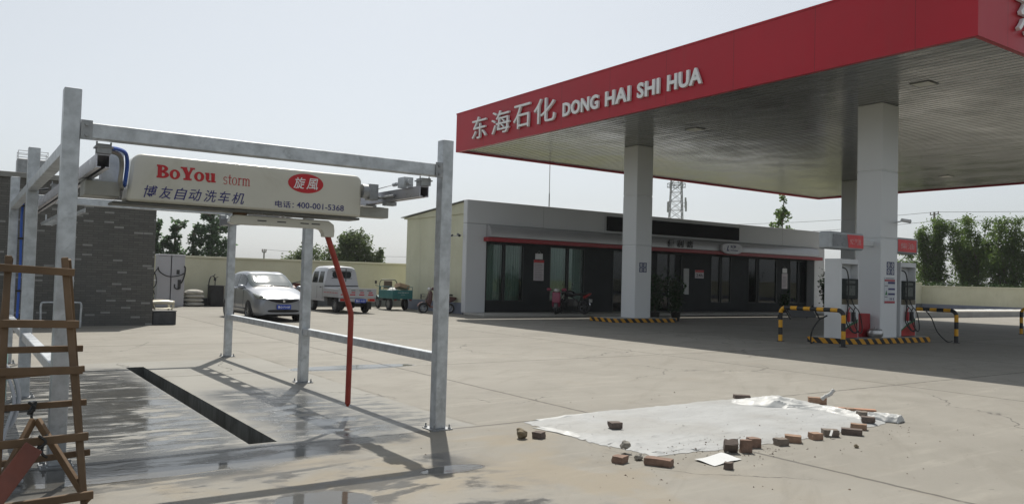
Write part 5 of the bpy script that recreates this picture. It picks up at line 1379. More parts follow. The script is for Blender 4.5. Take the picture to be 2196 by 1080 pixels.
tag(jk.build('dark_bundle', simple('dark_brown_cloth', (0.05, 0.028, 0.022), 0.9)), 'dark brown bundle resting on the half hidden red tricycle', 'bundle')

# ================================================================== BACKYARD CLUTTER BY THE LEFT WALL
CAB = simple('old_white_cabinet', (0.46, 0.46, 0.49), 0.5, 0, 0.04, 1.0, dirt=((0.42, 0.40, 0.38), 0.6, 0.5))
def old_dispenser(x, y, w, label, hose):
    d = thing('old_dispenser', label, 'old fuel pump', (x + w / 2, y + 0.25, 0))
    wp(MB().box(x, x + w, y, y + 0.5, 0.0, 2.05), 'cabinet', CAB, d, bev=0.02, seg=2)
    wp(MB().box(x - 0.01, x + w + 0.01, y - 0.012, y + 0.512, 2.052, 2.12), 'cap', CAB, d, bev=0.01)
    if hose:
        wp(MB().box(x + 0.18, x + 0.30, y - 0.012, y - 0.002, 1.32, 1.50).box(x + 0.24, x + 0.36, y - 0.02, y - 0.002, 0.72, 1.10), 'panel_opening', DARKP, d)
        wp(MB().tube(catmull([(x + 0.36, y - 0.05, 0.95), (x + 0.46, y - 0.08, 1.2), (x + 0.5, y - 0.08, 1.55), (x + 0.46, y - 0.05, 1.66)], 6), 0.028, 8).tube(catmull([(x + 0.12, y - 0.06, 0.92), (x + 0.12, y - 0.07, 0.78), (x + 0.22, y - 0.07, 0.72), (x + 0.3, y - 0.06, 0.74)], 6), 0.024, 8), 'hose', BLACK, d)
    else:
        wp(MB().tube(catmull([(x + 0.0, y - 0.05, 1.6), (x + 0.06, y - 0.07, 1.42), (x + 0.28, y - 0.12, 1.26), (x + 0.52, y - 0.14, 1.22), (x + 0.84, y - 0.12, 1.28), (x + 1.02, y - 0.08, 1.38)], 6), 0.022, 8), 'hose', BLACK, d)
        wp(MB().tube(catmull([(x + 0.0, y - 0.05, 1.55), (x - 0.14, y - 0.08, 1.3), (x - 0.2, y - 0.08, 0.9), (x - 0.1, y - 0.08, 0.5)], 6), 0.02, 8).tube(catmull([(x - 0.3, y - 0.1, 1.6), (x - 0.1, y - 0.1, 1.3), (x - 0.06, y - 0.1, 0.9), (x - 0.3, y - 0.1, 0.6)], 6), 0.02, 8), 'loose_hose', BLACK, d)
        wp(MB().box(x - 0.6, x - 0.02, y - 0.1, y - 0.06, 1.04, 1.09), 'bar', WHITEP, d)
    return d
old_dispenser(6.58, 34.5, 0.50, 'left one of two old white pump cabinets, black hose across its front', False)
old_dispenser(7.11, 34.46, 0.50, 'right one of two old white pump cabinets, two black openings in its front', True)
SACK = simple('woven_sack', (0.48, 0.46, 0.41), 0.85, 0, 0.12, 5, dirt=((0.12, 0.11, 0.10), 0.55, 0.6))
for k in range(4):
    z = 0.09 + k * 0.165
    def sk(u, v, k=k, z=z):
        a = 2 * math.pi * u; t = math.pi * v
        sx = (abs(math.cos(a)) ** 0.6) * (1 if math.cos(a) > 0 else -1); sy = (abs(math.sin(a)) ** 0.6) * (1 if math.sin(a) > 0 else -1)
        n = 0.03 * mnoise.noise((u * 8 + k * 3, v * 6, k))
        return (8.08 + (0.40 + n) * math.sin(t) * sx + 0.02 * (-1) ** k, 34.85 + (0.27 + n) * math.sin(t) * sy, z - (0.10 if k < 3 else 0.13) * math.cos(t) + n * 0.5)
    names = ('bottom', 'second lowest', 'third', 'topmost')
    tag(MB().grid(sk, 28, 12).build('sack', SACK), names[k] + ' sack of the stack beside the old white pump cabinets', 'sack', 'sacks stacked by the back wall')
dr = thing('oil_drum', 'black square oil tank with a hand pump and drooping hose by the back wall', 'oil tank', (9.02, 35.05, 0))
DRM = simple('oily_black_steel', (0.025, 0.026, 0.028), 0.55, 0.2, 0.3, 5, dirt=((0.06, 0.05, 0.04), 0.55, 0.6))
wp(MB().box(8.74, 9.30, 34.8, 35.3, 0.0, 0.86), 'tank', DRM, dr, bev=0.03, seg=2)
wp(MB().box(8.715, 9.325, 34.775, 35.325, 0.862, 0.885), 'rim', DRM, dr, bev=0.006)
wp(MB().tube([(8.98, 35.05, 0.885), (8.98, 35.05, 1.18)], 0.02, 8).tube([(8.97, 35.05, 1.08), (8.97, 35.05, 1.2)], 0.05, 8).tube([(8.97, 35.05, 1.2), (9.1, 35.05, 1.25)], 0.012, 6), 'hand_pump', DRM, dr)
wp(MB().tube(catmull([(8.95, 35.0, 1.18), (8.86, 34.9, 1.28), (8.74, 34.8, 1.25), (8.66, 34.75, 1.05), (8.64, 34.72, 0.75)], 6), 0.024, 8).tube([(8.86, 34.9, 1.27), (8.93, 34.88, 1.36)], 0.018, 6), 'hose', BLACK, dr)
tag(MB().box(8.3, 9.9, 35.35, 35.52, 0.0, 0.30).build('low_trough', simple('dark_timber_trough', (0.05, 0.055, 0.05), 0.8, 0, 0.25, 4), bev=0.01), 'low dark trough along the wall foot behind the oil tank', 'trough')

# plastic chair and dark block at the corner of the brick building
PCH = simple('cream_plastic_chair', (0.62, 0.58, 0.46), 0.45, 0, 0.05)
ch = thing('plastic_chair', 'cream plastic armchair standing behind a dark grey block', 'chair', (4.72, 24.0, 0))
hx, hy = 4.72, 24.0
wp(MB().grid(lambda u, v: (hx - 0.24 + 0.48 * u, hy - 0.22 + 0.44 * v, 0.42 - 0.02 * math.sin(math.pi * u)), 8, 6), 'seat', PCH, ch, solid=0.02)
wp(MB().grid(lambda u, v: (hx - 0.27 - 0.12 * v + 0.06 * (2 * u - 1) ** 2, hy - 0.24 + 0.48 * u, 0.42 + 0.36 * v - 0.07 * v * (2 * u - 1) ** 2), 8, 6), 'backrest', PCH, ch, solid=0.02)
for m in (-1, 1):
    wp(MB().grid(lambda u, v, m=m: (hx - 0.34 + 0.62 * u, hy + m * (0.27 + 0.03 * math.sin(math.pi * v)), 0.62 + 0.02 * math.sin(3 * u) - 0.10 * v), 10, 3), 'armrest', PCH, ch, solid=0.02)
    for s in (-1, 1):
        wp(MB().beam((hx + s * 0.22, hy + m * 0.22, 0.43), (hx + s * 0.29, hy + m * 0.28, 0.0), 0.05, 0.05), 'leg', PCH, ch, bev=0.01)
    wp(MB().beam((hx + 0.25, hy + m * 0.26, 0.43), (hx + 0.25, hy + m * 0.28, 0.58), 0.06, 0.03), 'arm_post', PCH, ch)
dbk = thing('dark_crate', 'dark grey block at the brick building corner, in front of the cream chair', 'crate', (4.62, 23.35, 0))
wp(MB().box(4.34, 4.93, 23.12, 23.5, 0.0, 0.36), 'body', simple('charcoal_block', (0.055, 0.058, 0.062), 0.8, 0, 0.25, 5, 0.3, 20), dbk, bev=0.015)
wp(MB().box(4.33, 4.94, 23.11, 23.51, 0.362, 0.385), 'lid', simple('charcoal_lid', (0.07, 0.072, 0.075), 0.7, 0, 0.2, 5), dbk, bev=0.006)
tag(MB().tube(catmull([(1.68, 22.45, 0.0), (1.68, 22.45, 0.3), (1.68, 22.45, 0.58), (1.78, 22.45, 0.62), (2.1, 22.45, 0.62), (2.44, 22.45, 0.62), (2.54, 22.45, 0.58), (2.54, 22.45, 0.3), (2.54, 22.45, 0.0)], 5), 0.025, 8).build('hoop_rail', GALV), 'thin galvanised hoop rail in front of the brick wall', 'rail')

# potted plants in the shade of the store
LEAFD = None
def leaf_material(name, col, col2, trans=0.35):
    m = Mat(name); nt = m.nt
    P = m.coord('World'); n = m.noise(P, 1.3, 3, 0.6); n2 = m.noise(P, 9, 2)
    c = m.mix((n.step(0.3, 0.7) * 0.7 + n2.step(0.3, 0.7) * 0.3).clamp(), col, col2)
    m.set('Base Color', c); m.set('Roughness', 0.6); m.set('Specular IOR Level', 0.25)
    tl = nt.nodes.new('ShaderNodeBsdfTranslucent'); nt.links.new(c, tl.inputs[0])
    mx = nt.nodes.new('ShaderNodeMixShader'); mx.inputs[0].default_value = trans
    nt.links.new(m.p.outputs[0], mx.inputs[1]); nt.links.new(tl.outputs[0], mx.inputs[2]); nt.links.new(mx.outputs[0], m.out.inputs[0])
    return m.m
BARK = simple('bark', (0.10, 0.08, 0.06), 0.9, 0, 0.25, 4, 0.4, 20)
POTM = simple('dark_glazed_pot', (0.03, 0.028, 0.026), 0.35, 0, 0.2, 4)
rng = np.random.default_rng(11)
def leaves(pos, size, name, mat, parent, aspect=1.7, droop=0.0, world=True):
    """one small bent leaf card per point, random orientation"""
    n = len(pos); pos = np.asarray(pos)
    d = rng.normal(size=(n, 3)); d[:, 2] = d[:, 2] * 0.6 - droop; d /= np.linalg.norm(d, axis=1)[:, None]
    t = rng.normal(size=(n, 3)); w = np.cross(d, t); w /= np.linalg.norm(w, axis=1)[:, None] + 1e-9
    s = size * rng.uniform(0.6, 1.4, n)[:, None]
    a = pos; b = pos + d * s * aspect * 0.5 + w * s * 0.5; c = pos + d * s * aspect; e = pos + d * s * aspect * 0.5 - w * s * 0.5
    V = np.stack([a, b, c, e], 1).reshape(-1, 3)
    me = bpy.data.meshes.new(name)
    me.vertices.add(4 * n); me.vertices.foreach_set('co', V.ravel())
    me.loops.add(4 * n); me.loops.foreach_set('vertex_index', np.arange(4 * n, dtype=np.int32))
    me.polygons.add(n); me.polygons.foreach_set('loop_start', np.arange(0, 4 * n, 4, dtype=np.int32))
    me.materials.append(mat); me.update(calc_edges=True); me.validate()
    o = bpy.data.objects.new(name, me); COL.objects.link(o)
    W(o, parent)
    return o
PLT = leaf_material('dark_pot_foliage', (0.015, 0.04, 0.015), (0.035, 0.075, 0.025), 0.2)
def pot_plant(x, y, z, h, r, label, n=700, pr=0.2):
    p = thing('potted_plant', label, 'plant', (x, y, z))
    wp(MB().lathe([(0.0, 0.0), (pr * 0.75, 0.0), (pr, pr * 1.7), (pr * 1.05, pr * 1.8), (pr * 0.9, pr * 1.8), (0.0, pr * 1.7)], 20, Matrix.Translation((x, y, z))), 'pot', POTM, p)
    st_ = MB(); pts = []
    for k in range(9):
        a = rng.uniform(0, 6.28); b = rng.uniform(0.1, 0.8) * r
        tip = Vector((x + b * math.cos(a), y + b * math.sin(a), z + h * rng.uniform(0.6, 1.0)))
        q = catmull([(x, y, z + pr * 1.5), (x + b * 0.3 * math.cos(a), y + b * 0.3 * math.sin(a), z + h * 0.45), tip], 5)
        st_.tube(q, [0.018 * (1 - i / (len(q) * 1.2)) for i in range(len(q))], 5)
        for _ in range(n // 9):
            c = q[rng.integers(3, len(q))]
            pts.append((c.x + rng.normal() * r * 0.22, c.y + rng.normal() * r * 0.22, c.z + rng.normal() * h * 0.07))
    wp(st_, 'stem', BARK, p)
    leaves(np.array(pts), 0.07, 'foliage', PLT, p, 2.0)
pot_plant(22.6, 22.6, 0, 1.95, 0.55, 'dark bushy potted tree, left one of the pair before the store entrance')
pot_plant(23.55, 22.4, 0, 1.75, 0.5, 'dark bushy potted tree, right one of the pair before the store entrance')
pot_plant(36.0, 26.5, 0.1, 1.1, 0.35, 'low potted plant before the store window right of the entrance', 500)
pot_plant(38.3, 25.4, 0, 2.25, 0.6, 'leafy potted plant standing near the right end of the store, beside the left pump', 1500)
bn = thing('floor_board', 'low dark folding board standing on the floor left of the left pump', 'floor board', (32.4, 22.9, 0))
wp(MB().beam((31.2, 22.6, 0.0), (31.2, 23.0, 0.62), 0.05, 0.05).beam((33.4, 22.6, 0.0), (33.4, 23.0, 0.62), 0.05, 0.05).beam((31.2, 23.3, 0.0), (31.2, 23.0, 0.6), 0.04, 0.04).beam((33.4, 23.3, 0.0), (33.4, 23.0, 0.6), 0.04, 0.04), 'leg', DARKP, bn)
wp(MB().box(-0.95, 0.95, -0.015, 0.015, 0.0, 0.5, M=Matrix.Translation((32.3, 22.68, 0.08)) @ Matrix.Rotation(R(-32), 4, 'X')), 'board', DARKP, bn)

# ================================================================== TREES, MAST, POLES
def tree(name, label, cat, base, trunk_pts, trunk_r, lobes, n, size, mat, group=None, droop=0.0, branches=True, aspect=1.7, gap=0.0):
    """lobes: (x, y, z, rx, ry, rz) ellipsoids filled with twig clumps; limbs reach every lobe"""
    t = thing(name, label, cat, base, 0, group)
    tk_ = MB(); L = len(trunk_pts)
    tp_ = catmull(trunk_pts, 5)
    tk_.tube(tp_, [trunk_r * (1 - 0.8 * i / len(tp_)) for i in range(len(tp_))], 8)
    wp(tk_, 'trunk', BARK, t)
    lb = MB(); vol = np.array([l[3] * l[4] * l[5] for l in lobes]); vol = vol ** 0.75; vol = vol / vol.sum()
    P = []
    for l, v in zip(lobes, vol):
        c = np.array(l[:3]); r = np.array(l[3:])
        m = int(n * v)
        # clumps spread through the lobe, denser near the rim, gaps between
        k = max(6, m // 26)
        d = rng.normal(size=(k, 3)); d /= np.linalg.norm(d, axis=1)[:, None]
        cc = c + d * r * (rng.uniform(0.15, 1.0, k)[:, None] ** 0.5) * rng.uniform(0.8, 1.12, k)[:, None]
        cs = (r.mean() * 0.24) * rng.uniform(0.5, 1.3, k)
        idx = rng.integers(0, k, m)
        q = cc[idx] + rng.normal(size=(m, 3)) * cs[idx][:, None] * np.array([1, 1, 1.25 if droop else 0.9]) * 0.62
        if droop: q[:, 2] -= rng.exponential(droop, m) * r[2] * 0.4
        P.append(q)
        if branches:
            a = min(tp_, key=lambda p: (p - Vector(c)).length + abs(p.z - (c[2] - r[2] * 0.8)) * 0.7)
            for j in range(2 + k // 14):
                e = cc[rng.integers(0, k)]
                lb.tube(catmull([a, (a * 0.45 + Vector(e) * 0.55) + Vector((0, 0, 0.12 * r[2])), Vector(e)], 4), [trunk_r * 0.34 * (1 - 0.085 * i) for i in range(9)], 5)
    if branches and lb.v: wp(lb, 'branch', BARK, t)
    leaves(np.concatenate(P), size, 'crown', mat, t, aspect, droop)
    return t
POP = leaf_material('poplar_leaf', (0.09, 0.15, 0.08), (0.125, 0.185, 0.105), 0.72)
WIL = leaf_material('willow_leaf', (0.095, 0.14, 0.055), (0.135, 0.17, 0.08), 0.62)
WIL2 = leaf_material('fresh_willow_leaf', (0.085, 0.15, 0.035), (0.135, 0.19, 0.05), 0.68)
def poplar(x, y, top, wdt, label, n=3800, lean=0.0):
    lobes = []
    z0 = 0.8; k = 9
    for i in range(k):
        f = i / (k - 1)
        rr = wdt * (0.55 + 0.75 * math.sin(math.pi * (0.18 + 0.75 * (1 - f)))) * (1 - 0.45 * f)
        lobes.append((x + lean * f + rng.normal() * wdt * 0.16, y + rng.normal() * wdt * 0.15, z0 + (top - 0.5 - z0) * f, rr * 0.62, rr * 0.6, (top - z0) / k * 0.95))
        if i % 2: lobes.append((x + lean * f + rng.choice((-1, 1)) * rr * 0.62, y + rng.normal() * 0.2, z0 + (top - z0) * f * 0.92 + 0.25, rr * 0.3, rr * 0.3, (top - z0) * 0.13))
    tree('poplar_tree', label, 'tree', (x, y, 0), [(x, y, 0), (x + lean * 0.4, y, top * 0.5), (x + lean, y, top - 0.6)], 0.16, lobes, n, 0.13, POP, 'dark poplars beyond the back wall')
poplar(11.15, 60, 5.3, 0.80, 'narrowest dark poplar, next to the brick building edge', 2600)
poplar(12.35, 60, 5.25, 1.05, 'dark poplar second from the brick building, branch spreading right at wall height', 3300, 0.25)
poplar(15.1, 60.5, 6.7, 1.75, 'tallest dark poplar, standing left of the back gantry post', 5800, 0.1)
poplar(13.75, 60, 4.9, 0.5, 'slim dark poplar growing against the left side of the tallest one', 1500)
# willow clump behind the truck
def blob_tree(name, label, x, y, lobes, n, size, mat, tr=0.2, droop=0.5, group=None, th=None):
    th = th or max(l[2] for l in lobes)
    tree(name, label, 'tree', (x, y, 0), [(x, y, 0), (x + 0.1, y, th * 0.4), (x, y, th * 0.85)], tr, [(x + l[0], y + l[1], *l[2:]) for l in lobes], n, size, mat, group, droop, True, 2.2)
blob_tree('willow_tree', 'smaller round willow behind the wall, left of the truck cab', 18.3, 50, [(-0.6, 0, 2.3, 0.8, 0.8, 0.6), (0.2, 0, 2.75, 0.9, 0.9, 0.7), (-0.2, 0, 1.8, 1.2, 1, 0.7)], 3000, 0.09, WIL, 0.14, 0.4, 'willows behind the truck', 3.0)
blob_tree('willow_tree', 'large round willow behind the wall, above the truck and tricycle', 21.7, 50.5, [(-1.0, 0, 2.7, 1.1, 1.1, 0.9), (0.5, 0, 3.6, 1.15, 1.1, 1.1), (-0.1, 0, 3.9, 0.8, 0.8, 0.75), (1.3, 0, 2.5, 0.9, 0.8, 0.9), (0, 0, 2.1, 1.7, 1.2, 0.9)], 8500, 0.10, WIL, 0.2, 0.5, 'willows behind the truck', 4.2)
blob_tree('willow_tree', 'drooping sparse willow just left of the cream store corner', 23.6, 50, [(-0.1, 0, 2.5, 0.5, 0.5, 0.9), (0.1, 0, 3.1, 0.4, 0.4, 0.5)], 1000, 0.085, WIL, 0.1, 0.9, 'willows behind the truck', 3.2)
# young tree above the store roof
tree('poplar_tree', 'young light green poplar rising above the store roof by the canopy corner', 'tree', (60.6, 45, 0), [(60.4, 45, 0), (60.6, 45, 5), (61.0, 45, 10.2)], 0.12,
     [(60.9, 45, 9.6, 0.22, 0.22, 1.0), (60.7, 45, 8.2, 0.4, 0.4, 0.9), (59.9, 45, 7.9, 0.22, 0.22, 0.75), (61.6, 45, 7.8, 0.25, 0.25, 0.6), (60.4, 45, 6.9, 0.8, 0.6, 0.8), (61.9, 45, 6.6, 0.5, 0.4, 0.55), (59.2, 45, 6.8, 0.2, 0.2, 0.5), (60.8, 45, 5.6, 1.2, 0.8, 0.8)], 1700, 0.17, WIL2, None, 0.0, True, 1.4)
# feathery willows beyond the right wall
def far_willow(y, x, top, wd, label, n):
    """many thin upright stems, side twigs and hanging leaves with sky showing through"""
    t = thing('willow_tree', label, 'tree', (x, y, 0), 0, 'feathery willows beyond the right wall')
    tr = MB(); br = MB(); P = []
    stems = max(5, int(wd * 4.5))
    for k in range(stems):
        b = rng.uniform(-0.35, 0.35) * wd; e = b * 1.2 + rng.normal() * wd * 0.42
        h = top * rng.uniform(0.62, 1.0) * (1.0 - 0.22 * min(1.6, abs(e) / wd)); dx = rng.normal() * 0.7
        pts = catmull([(x, y + b * 0.4, 0), (x + dx * 0.4, y + b, h * 0.4), (x + dx, y + (b + e) / 2, h * 0.72), (x + dx * 1.2, y + e, h)], 6)
        (tr if k < 3 else br).tube(pts, [(0.13 if k < 3 else 0.065) * (1 - 0.9 * i / len(pts)) for i in range(len(pts))], 5)
        m = n // stems
        for _ in range(m // 22):
            f = rng.uniform(0.16, 1.0) ** 0.75
            i = f * (len(pts) - 1.001); j = int(i)
            p = pts[j].lerp(pts[j + 1], i - j)
            L = rng.uniform(0.25, 1.15) * (1.15 - 0.5 * f)
            d = Vector((rng.normal() * 0.8, rng.normal(), rng.uniform(0.1, 0.9))).normalized()
            tip = p + d * L
            if rng.random() < 0.35: br.tube([p, tip], [0.018, 0.006], 3)
            s_ = rng.uniform(0.3, 1.15, 22)
            q = np.array(p) + np.array(d)[None] * (L * s_)[:, None] + rng.normal(size=(22, 3)) * 0.13
            q[:, 2] -= rng.exponential(0.16, 22) * s_
            P.append(q)
    m = n // 7
    P.append(np.stack([x + rng.normal(size=m) * 0.8, y + rng.uniform(-1.1, 1.1, m) * wd, 1.2 + rng.exponential(0.7, m)], 1))
    wp(tr, 'trunk', BARK, t); wp(br, 'branch', BARK, t)
    leaves(np.concatenate(P), 0.10, 'crown', WIL2, t, 2.3, 0.6)
far_willow(39.0, 74.5, 8.9, 2.7, 'leftmost feathery willow beyond the right wall, beside the utility pole', 11500)
far_willow(35.9, 76, 8.9, 3.1, 'middle feathery willow beyond the right wall, tallest and widest of the row', 14500)
far_willow(32.3, 74.5, 8.4, 2.9, 'yellowish willow of the row beyond the right wall, near the photo edge', 12000)
far_willow(28.8, 76.5, 8.3, 2.5, 'willow cut by the right edge of the photo', 6500)
far_willow(42.2, 77.0, 4.9, 1.4, 'low willow seen between the pump column and the right pump', 1700)
HEDGE = leaf_material('hedge_leaf', (0.03, 0.06, 0.018), (0.06, 0.10, 0.03), 0.25)
hd = bpy.data.objects.new('undergrowth', None); COL.objects.link(hd); hd.location = (69, 36, 0)
tag(hd, 'low green undergrowth along the outside of the right wall', 'undergrowth', None, 'stuff')
hp_ = np.stack([rng.uniform(68.2, 71.5, 9000), rng.uniform(24, 46, 9000), rng.uniform(0, 1, 9000) ** 0.7 * 2.35], 1)
hp_[:, 2] *= 0.75 + 0.35 * np.sin(hp_[:, 1] * 1.7) * np.sin(hp_[:, 1] * 0.6 + 1)
leaves(hp_, 0.13, 'foliage', HEDGE, hd)

# lattice mast
MAST = simple('mast_steel', (0.22, 0.23, 0.24), 0.5, 0.5, 0.1)
MX, MY = 125.6, 120.0
ms = thing('lattice_mast', 'distant steel lattice telecom mast rising behind the store', 'mast', (MX, MY, 0))
lt = MB(); hwid = lambda z: 1.9 - 0.035 * z
_ma = Matrix.Rotation(R(-40), 4, 'Z')
mc = lambda i, j, z: Vector((MX, MY, z)) + _ma @ Vector((i * hwid(z), j * hwid(z), 0))
for i in (-1, 1):
    for j in (-1, 1): lt.tube([mc(i, j, 0), mc(i, j, 27)], 0.11, 5)
z = 0.0
while z < 26:
    z2 = z + 1.9
    for a, b in (((-1, -1), (1, -1)), ((1, -1), (1, 1)), ((1, 1), (-1, 1)), ((-1, 1), (-1, -1))):
        lt.tube([mc(*a, z), mc(*b, z)], 0.05, 4); lt.tube([mc(*a, z), mc(*b, z2)], 0.05, 4); lt.tube([mc(*b, z), mc(*a, z2)], 0.05, 4)
    z = z2
wp(lt, 'lattice', MAST, ms)
pf = MB()
for z in (22.0, 22.7): pf.lathe([(2.0, 0), (2.0, 0.1), (1.9, 0.1), (1.9, 0)], 12, Matrix.Translation((MX, MY, z)))
for k in range(12):
    a = k * math.pi / 6; pf.tube([(MX + 1.95 * math.cos(a), MY + 1.95 * math.sin(a), 21.9), (MX + 1.95 * math.cos(a), MY + 1.95 * math.sin(a), 22.8)], 0.05, 4)
wp(pf, 'platform', MAST, ms)
av = MB()
for i, j, z in ((-1.6, -1.2, 17.6), (1.6, -1.2, 18.6), (1.9, 0.4, 18.0), (-1.2, 1.4, 18)):
    c = Vector((MX, MY, z)) + _ma @ Vector((i * 1.15, j * 1.15, 0))
    av.box(c.x - 0.15, c.x + 0.15, c.y - 0.12, c.y + 0.12, c.z - 1.1, c.z + 1.1).tube([c, (MX + (c.x - MX) * 0.6, MY + (c.y - MY) * 0.6, c.z)], 0.05, 4)
wp(av, 'antenna_panel', simple('antenna_grey', (0.3, 0.31, 0.32), 0.5), ms)
# utility poles and wires
POLE = simple('pole_concrete', (0.24, 0.23, 0.21), 0.85, 0, 0.1)
def pole(x, y, h, label, arm=(1, 0, 0), k=1.0):
    p = thing('utility_pole', label, 'pole', (x, y, 0))
    wp(MB().tube([(x, y, 0), (x, y, h)], [0.16 * k, 0.10 * k], 10), 'post', POLE, p)
    a = Vector(arm)
    wp(MB().beam(Vector((x, y, h - 0.25)) - a * 0.7, Vector((x, y, h - 0.25)) + a * 0.7, 0.09, 0.09).beam(Vector((x, y, h - 0.9)) - a * 0.4, Vector((x, y, h - 0.9)) + a * 0.4, 0.08, 0.08), 'crossarm', GALV_DK, p)
    im = MB()
    for s in (-0.65, 0.0, 0.65):
        q = Vector((x, y, h - 0.2)) + a * s; im.tube([q, q + Vector((0, 0, 0.22))], 0.05, 6)
    wp(im, 'insulator', simple('brown_insulator', (0.12, 0.08, 0.06), 0.3), p)
pole(80, 41.35, 9.3, 'slim utility pole half hidden by the leftmost right-hand willow', (0.5, 0.85, 0))
pole(22.0, 70, 3.5, 'tiny distant utility pole above the back wall, between two gantry posts', (0.25, 0, 0), 0.6)
WIRE = simple('wire_black', (0.06, 0.06, 0.065), 0.6)
def wire(a, b, sag, label, r=0.02):
    a, b = Vector(a), Vector(b)
    pts = [a.lerp(b, t / 30) - Vector((0, 0, sag * 4 * (t / 30) * (1 - t / 30))) for t in range(31)]
    tag(MB().tube(pts, r, 5).build('overhead_wire', WIRE), label, 'wire', 'overhead wires')
wire((80, 41.35, 9.3), (140, 10, 13.5), 0.4, 'topmost overhead wire running off to the right of the pole')
wire((80.2, 41.0, 8.5), (140, 8, 11.6), 0.4, 'middle overhead wire to the right of the pole')
wire((80.3, 40.8, 8.3), (140, 7.5, 11.2), 0.5, 'lowest overhead wire to the right of the pole')
wire((80, 41.35, 9.3), (75, 75, 9.2), 0.5, 'upper overhead wire left of the pole, reaching towards the store roof')
wire((80.2, 41.0, 8.45), (75.2, 75, 8.0), 0.6, 'lower overhead wire left of the pole, reaching towards the store roof')
wire((22, 70, 3.5), (37, 70, 3.4), 0.15, 'thin wire between the distant pole and the cream store corner', 0.012)

# ================================================================== FOREGROUND: LADDER
WOOD = simple('weathered_timber', (0.125, 0.078, 0.042), 0.75, 0, 0.3, 2.0, 0.35, 18, dirt=((0.045, 0.03, 0.02), 0.52, 0.7))
WOOD2 = simple('pale_sawn_timber', (0.15, 0.09, 0.045), 0.75, 0, 0.25, 3.0, 0.3, 20)
REDW = simple('reddish_plank', (0.15, 0.05, 0.034), 0.8, 0, 0.2, 3, 0.3, 20, dirt=((0.12, 0.05, 0.035), 0.55, 0.6))
la = thing('step_ladder', 'weathered wooden A frame step ladder at the left edge, in front of the gantry', 'ladder', (0.45, 6.1, 0))
def fpt(side, z):
    """front frame: side 0 left, 1 right"""
    f = z / 1.54
    y = 5.72 + 0.36 * f
    return Vector(((0.24 + 0.02 * f) if side == 0 else (0.715 - 0.135 * f), y, z))
def bpt(side, z):
    f = z / 1.54
    y = 6.55 - 0.40 * f
    return Vector(((0.22 + 0.05 * f) if side == 0 else (0.80 - 0.195 * f), y, z))
for fn, nm in ((fpt, 'front'), (bpt, 'rear')):
    for s in (0, 1):
        wp(MB().beam(fn(s, 0.0), fn(s, 1.56 if nm == 'front' else 1.55), 0.042, 0.04, (1, 0, 0)), 'rail', WOOD, la, bev=0.004)
def rung(fn, z, off, h, mat=WOOD, tilt=0.0, x0=-0.10, x1=0.05, t=0.028):
    a, b = fn(0, z), fn(1, z)
    a = a + Vector((x0, off, -tilt)); b = b + Vector((x1, off, tilt))
    wp(MB().beam(a, b, t, h, (0, 0, 1)), 'rung', mat, la, bev=0.003)
for z, t in ((1.475, -0.012), (1.13, -0.006), (0.835, -0.004), (0.41, 0.008), (0.05, 0.012)): rung(fpt, z, -0.037, 0.050, WOOD, t)
for z, t in ((0.93, 0.0), (0.765, 0.018), (0.53, 0.006), (0.14, 0.016)): rung(bpt, z, 0.037, 0.044, WOOD, t, -0.05, 0.06)
for a, b in (((0.46, 6.04, 0.50), (0.735, 5.70, 0.02)), ((0.44, 6.05, 0.50), (0.20, 5.75, 0.05))): wp(MB().beam(a, b, 0.03, 0.045), 'brace', WOOD2, la, bev=0.003)
for c in ((0.47, 5.80, 0.41), (0.45, 6.42, 0.53)): wr = MB().tube(catmull([(c[0] - 0.02, c[1] - 0.05, c[2] + 0.04), (c[0] + 0.02, c[1] - 0.06, c[2]), (c[0] - 0.02, c[1] - 0.04, c[2] - 0.04), (c[0] + 0.03, c[1] + 0.02, c[2] + 0.03), (c[0], c[1] - 0.05, c[2] - 0.06), (c[0] + 0.03, c[1] - 0.04, c[2] - 0.10)], 4), 0.009, 5); wp(wr, 'wire_tie', BLACK, la)
_d = Vector((-0.29, -0.24, -0.37)); _c = Vector((0.05, -1.0, 0.2))
pk = MB().beam((0.42, 5.66, 0.40), (0.13, 5.42, 0.03), 0.025, 0.11, _c.cross(_d))
tag(pk.build('red_plank', REDW, bev=0.004), 'reddish brown plank leaning against the wooden ladder', 'plank')
# teal pump tank and hoses at the left edge
tl = thing('pump_tank', 'pale teal pressure pump tank behind the ladder at the left edge', 'pump tank', (0.10, 7.05, 0))
TEAL2 = simple('pale_teal_paint', (0.22, 0.42, 0.40), 0.4, 0, 0.06, 2)
wp(MB().lathe([(0.0, 0.30), (0.10, 0.31), (0.20, 0.38), (0.23, 0.5), (0.23, 0.85), (0.20, 0.96), (0.10, 1.03), (0.0, 1.04)], 28, Matrix.Translation((0.10, 7.05, 0))), 'tank', TEAL2, tl)
wp(MB().box(-0.1, 0.3, 6.9, 7.2, 0.0, 0.06).lathe([(0.16, 0.06), (0.13, 0.31)], 16, Matrix.Translation((0.10, 7.05, 0))), 'stand', GALV_DK, tl)
wp(MB().tube([(0.3, 7.05, 0.42), (0.52, 7.05, 0.42)], 0.025, 8).tube([(0.5, 7.05, 0.40), (0.5, 7.05, 0.48)], 0.03, 8), 'outlet_pipe', STEEL, tl)
CLH = simple('clear_grey_hose', (0.42, 0.44, 0.48), 0.25, 0, 0.08)
wh_ = MB().tube(catmull([(0.30, 6.95, 0.78), (0.37, 6.9, 0.68), (0.40, 6.86, 0.52), (0.36, 6.8, 0.36), (0.28, 6.75, 0.28), (0.24, 6.7, 0.12), (0.26, 6.6, 0.03), (0.34, 6.4, 0.025)], 6), 0.016, 8).tube(catmull([(0.29, 6.9, 0.74), (0.345, 6.86, 0.64), (0.37, 6.82, 0.50), (0.33, 6.76, 0.35), (0.30, 6.7, 0.2), (0.3, 6.55, 0.03), (0.42, 6.45, 0.022)], 6), 0.012, 8)
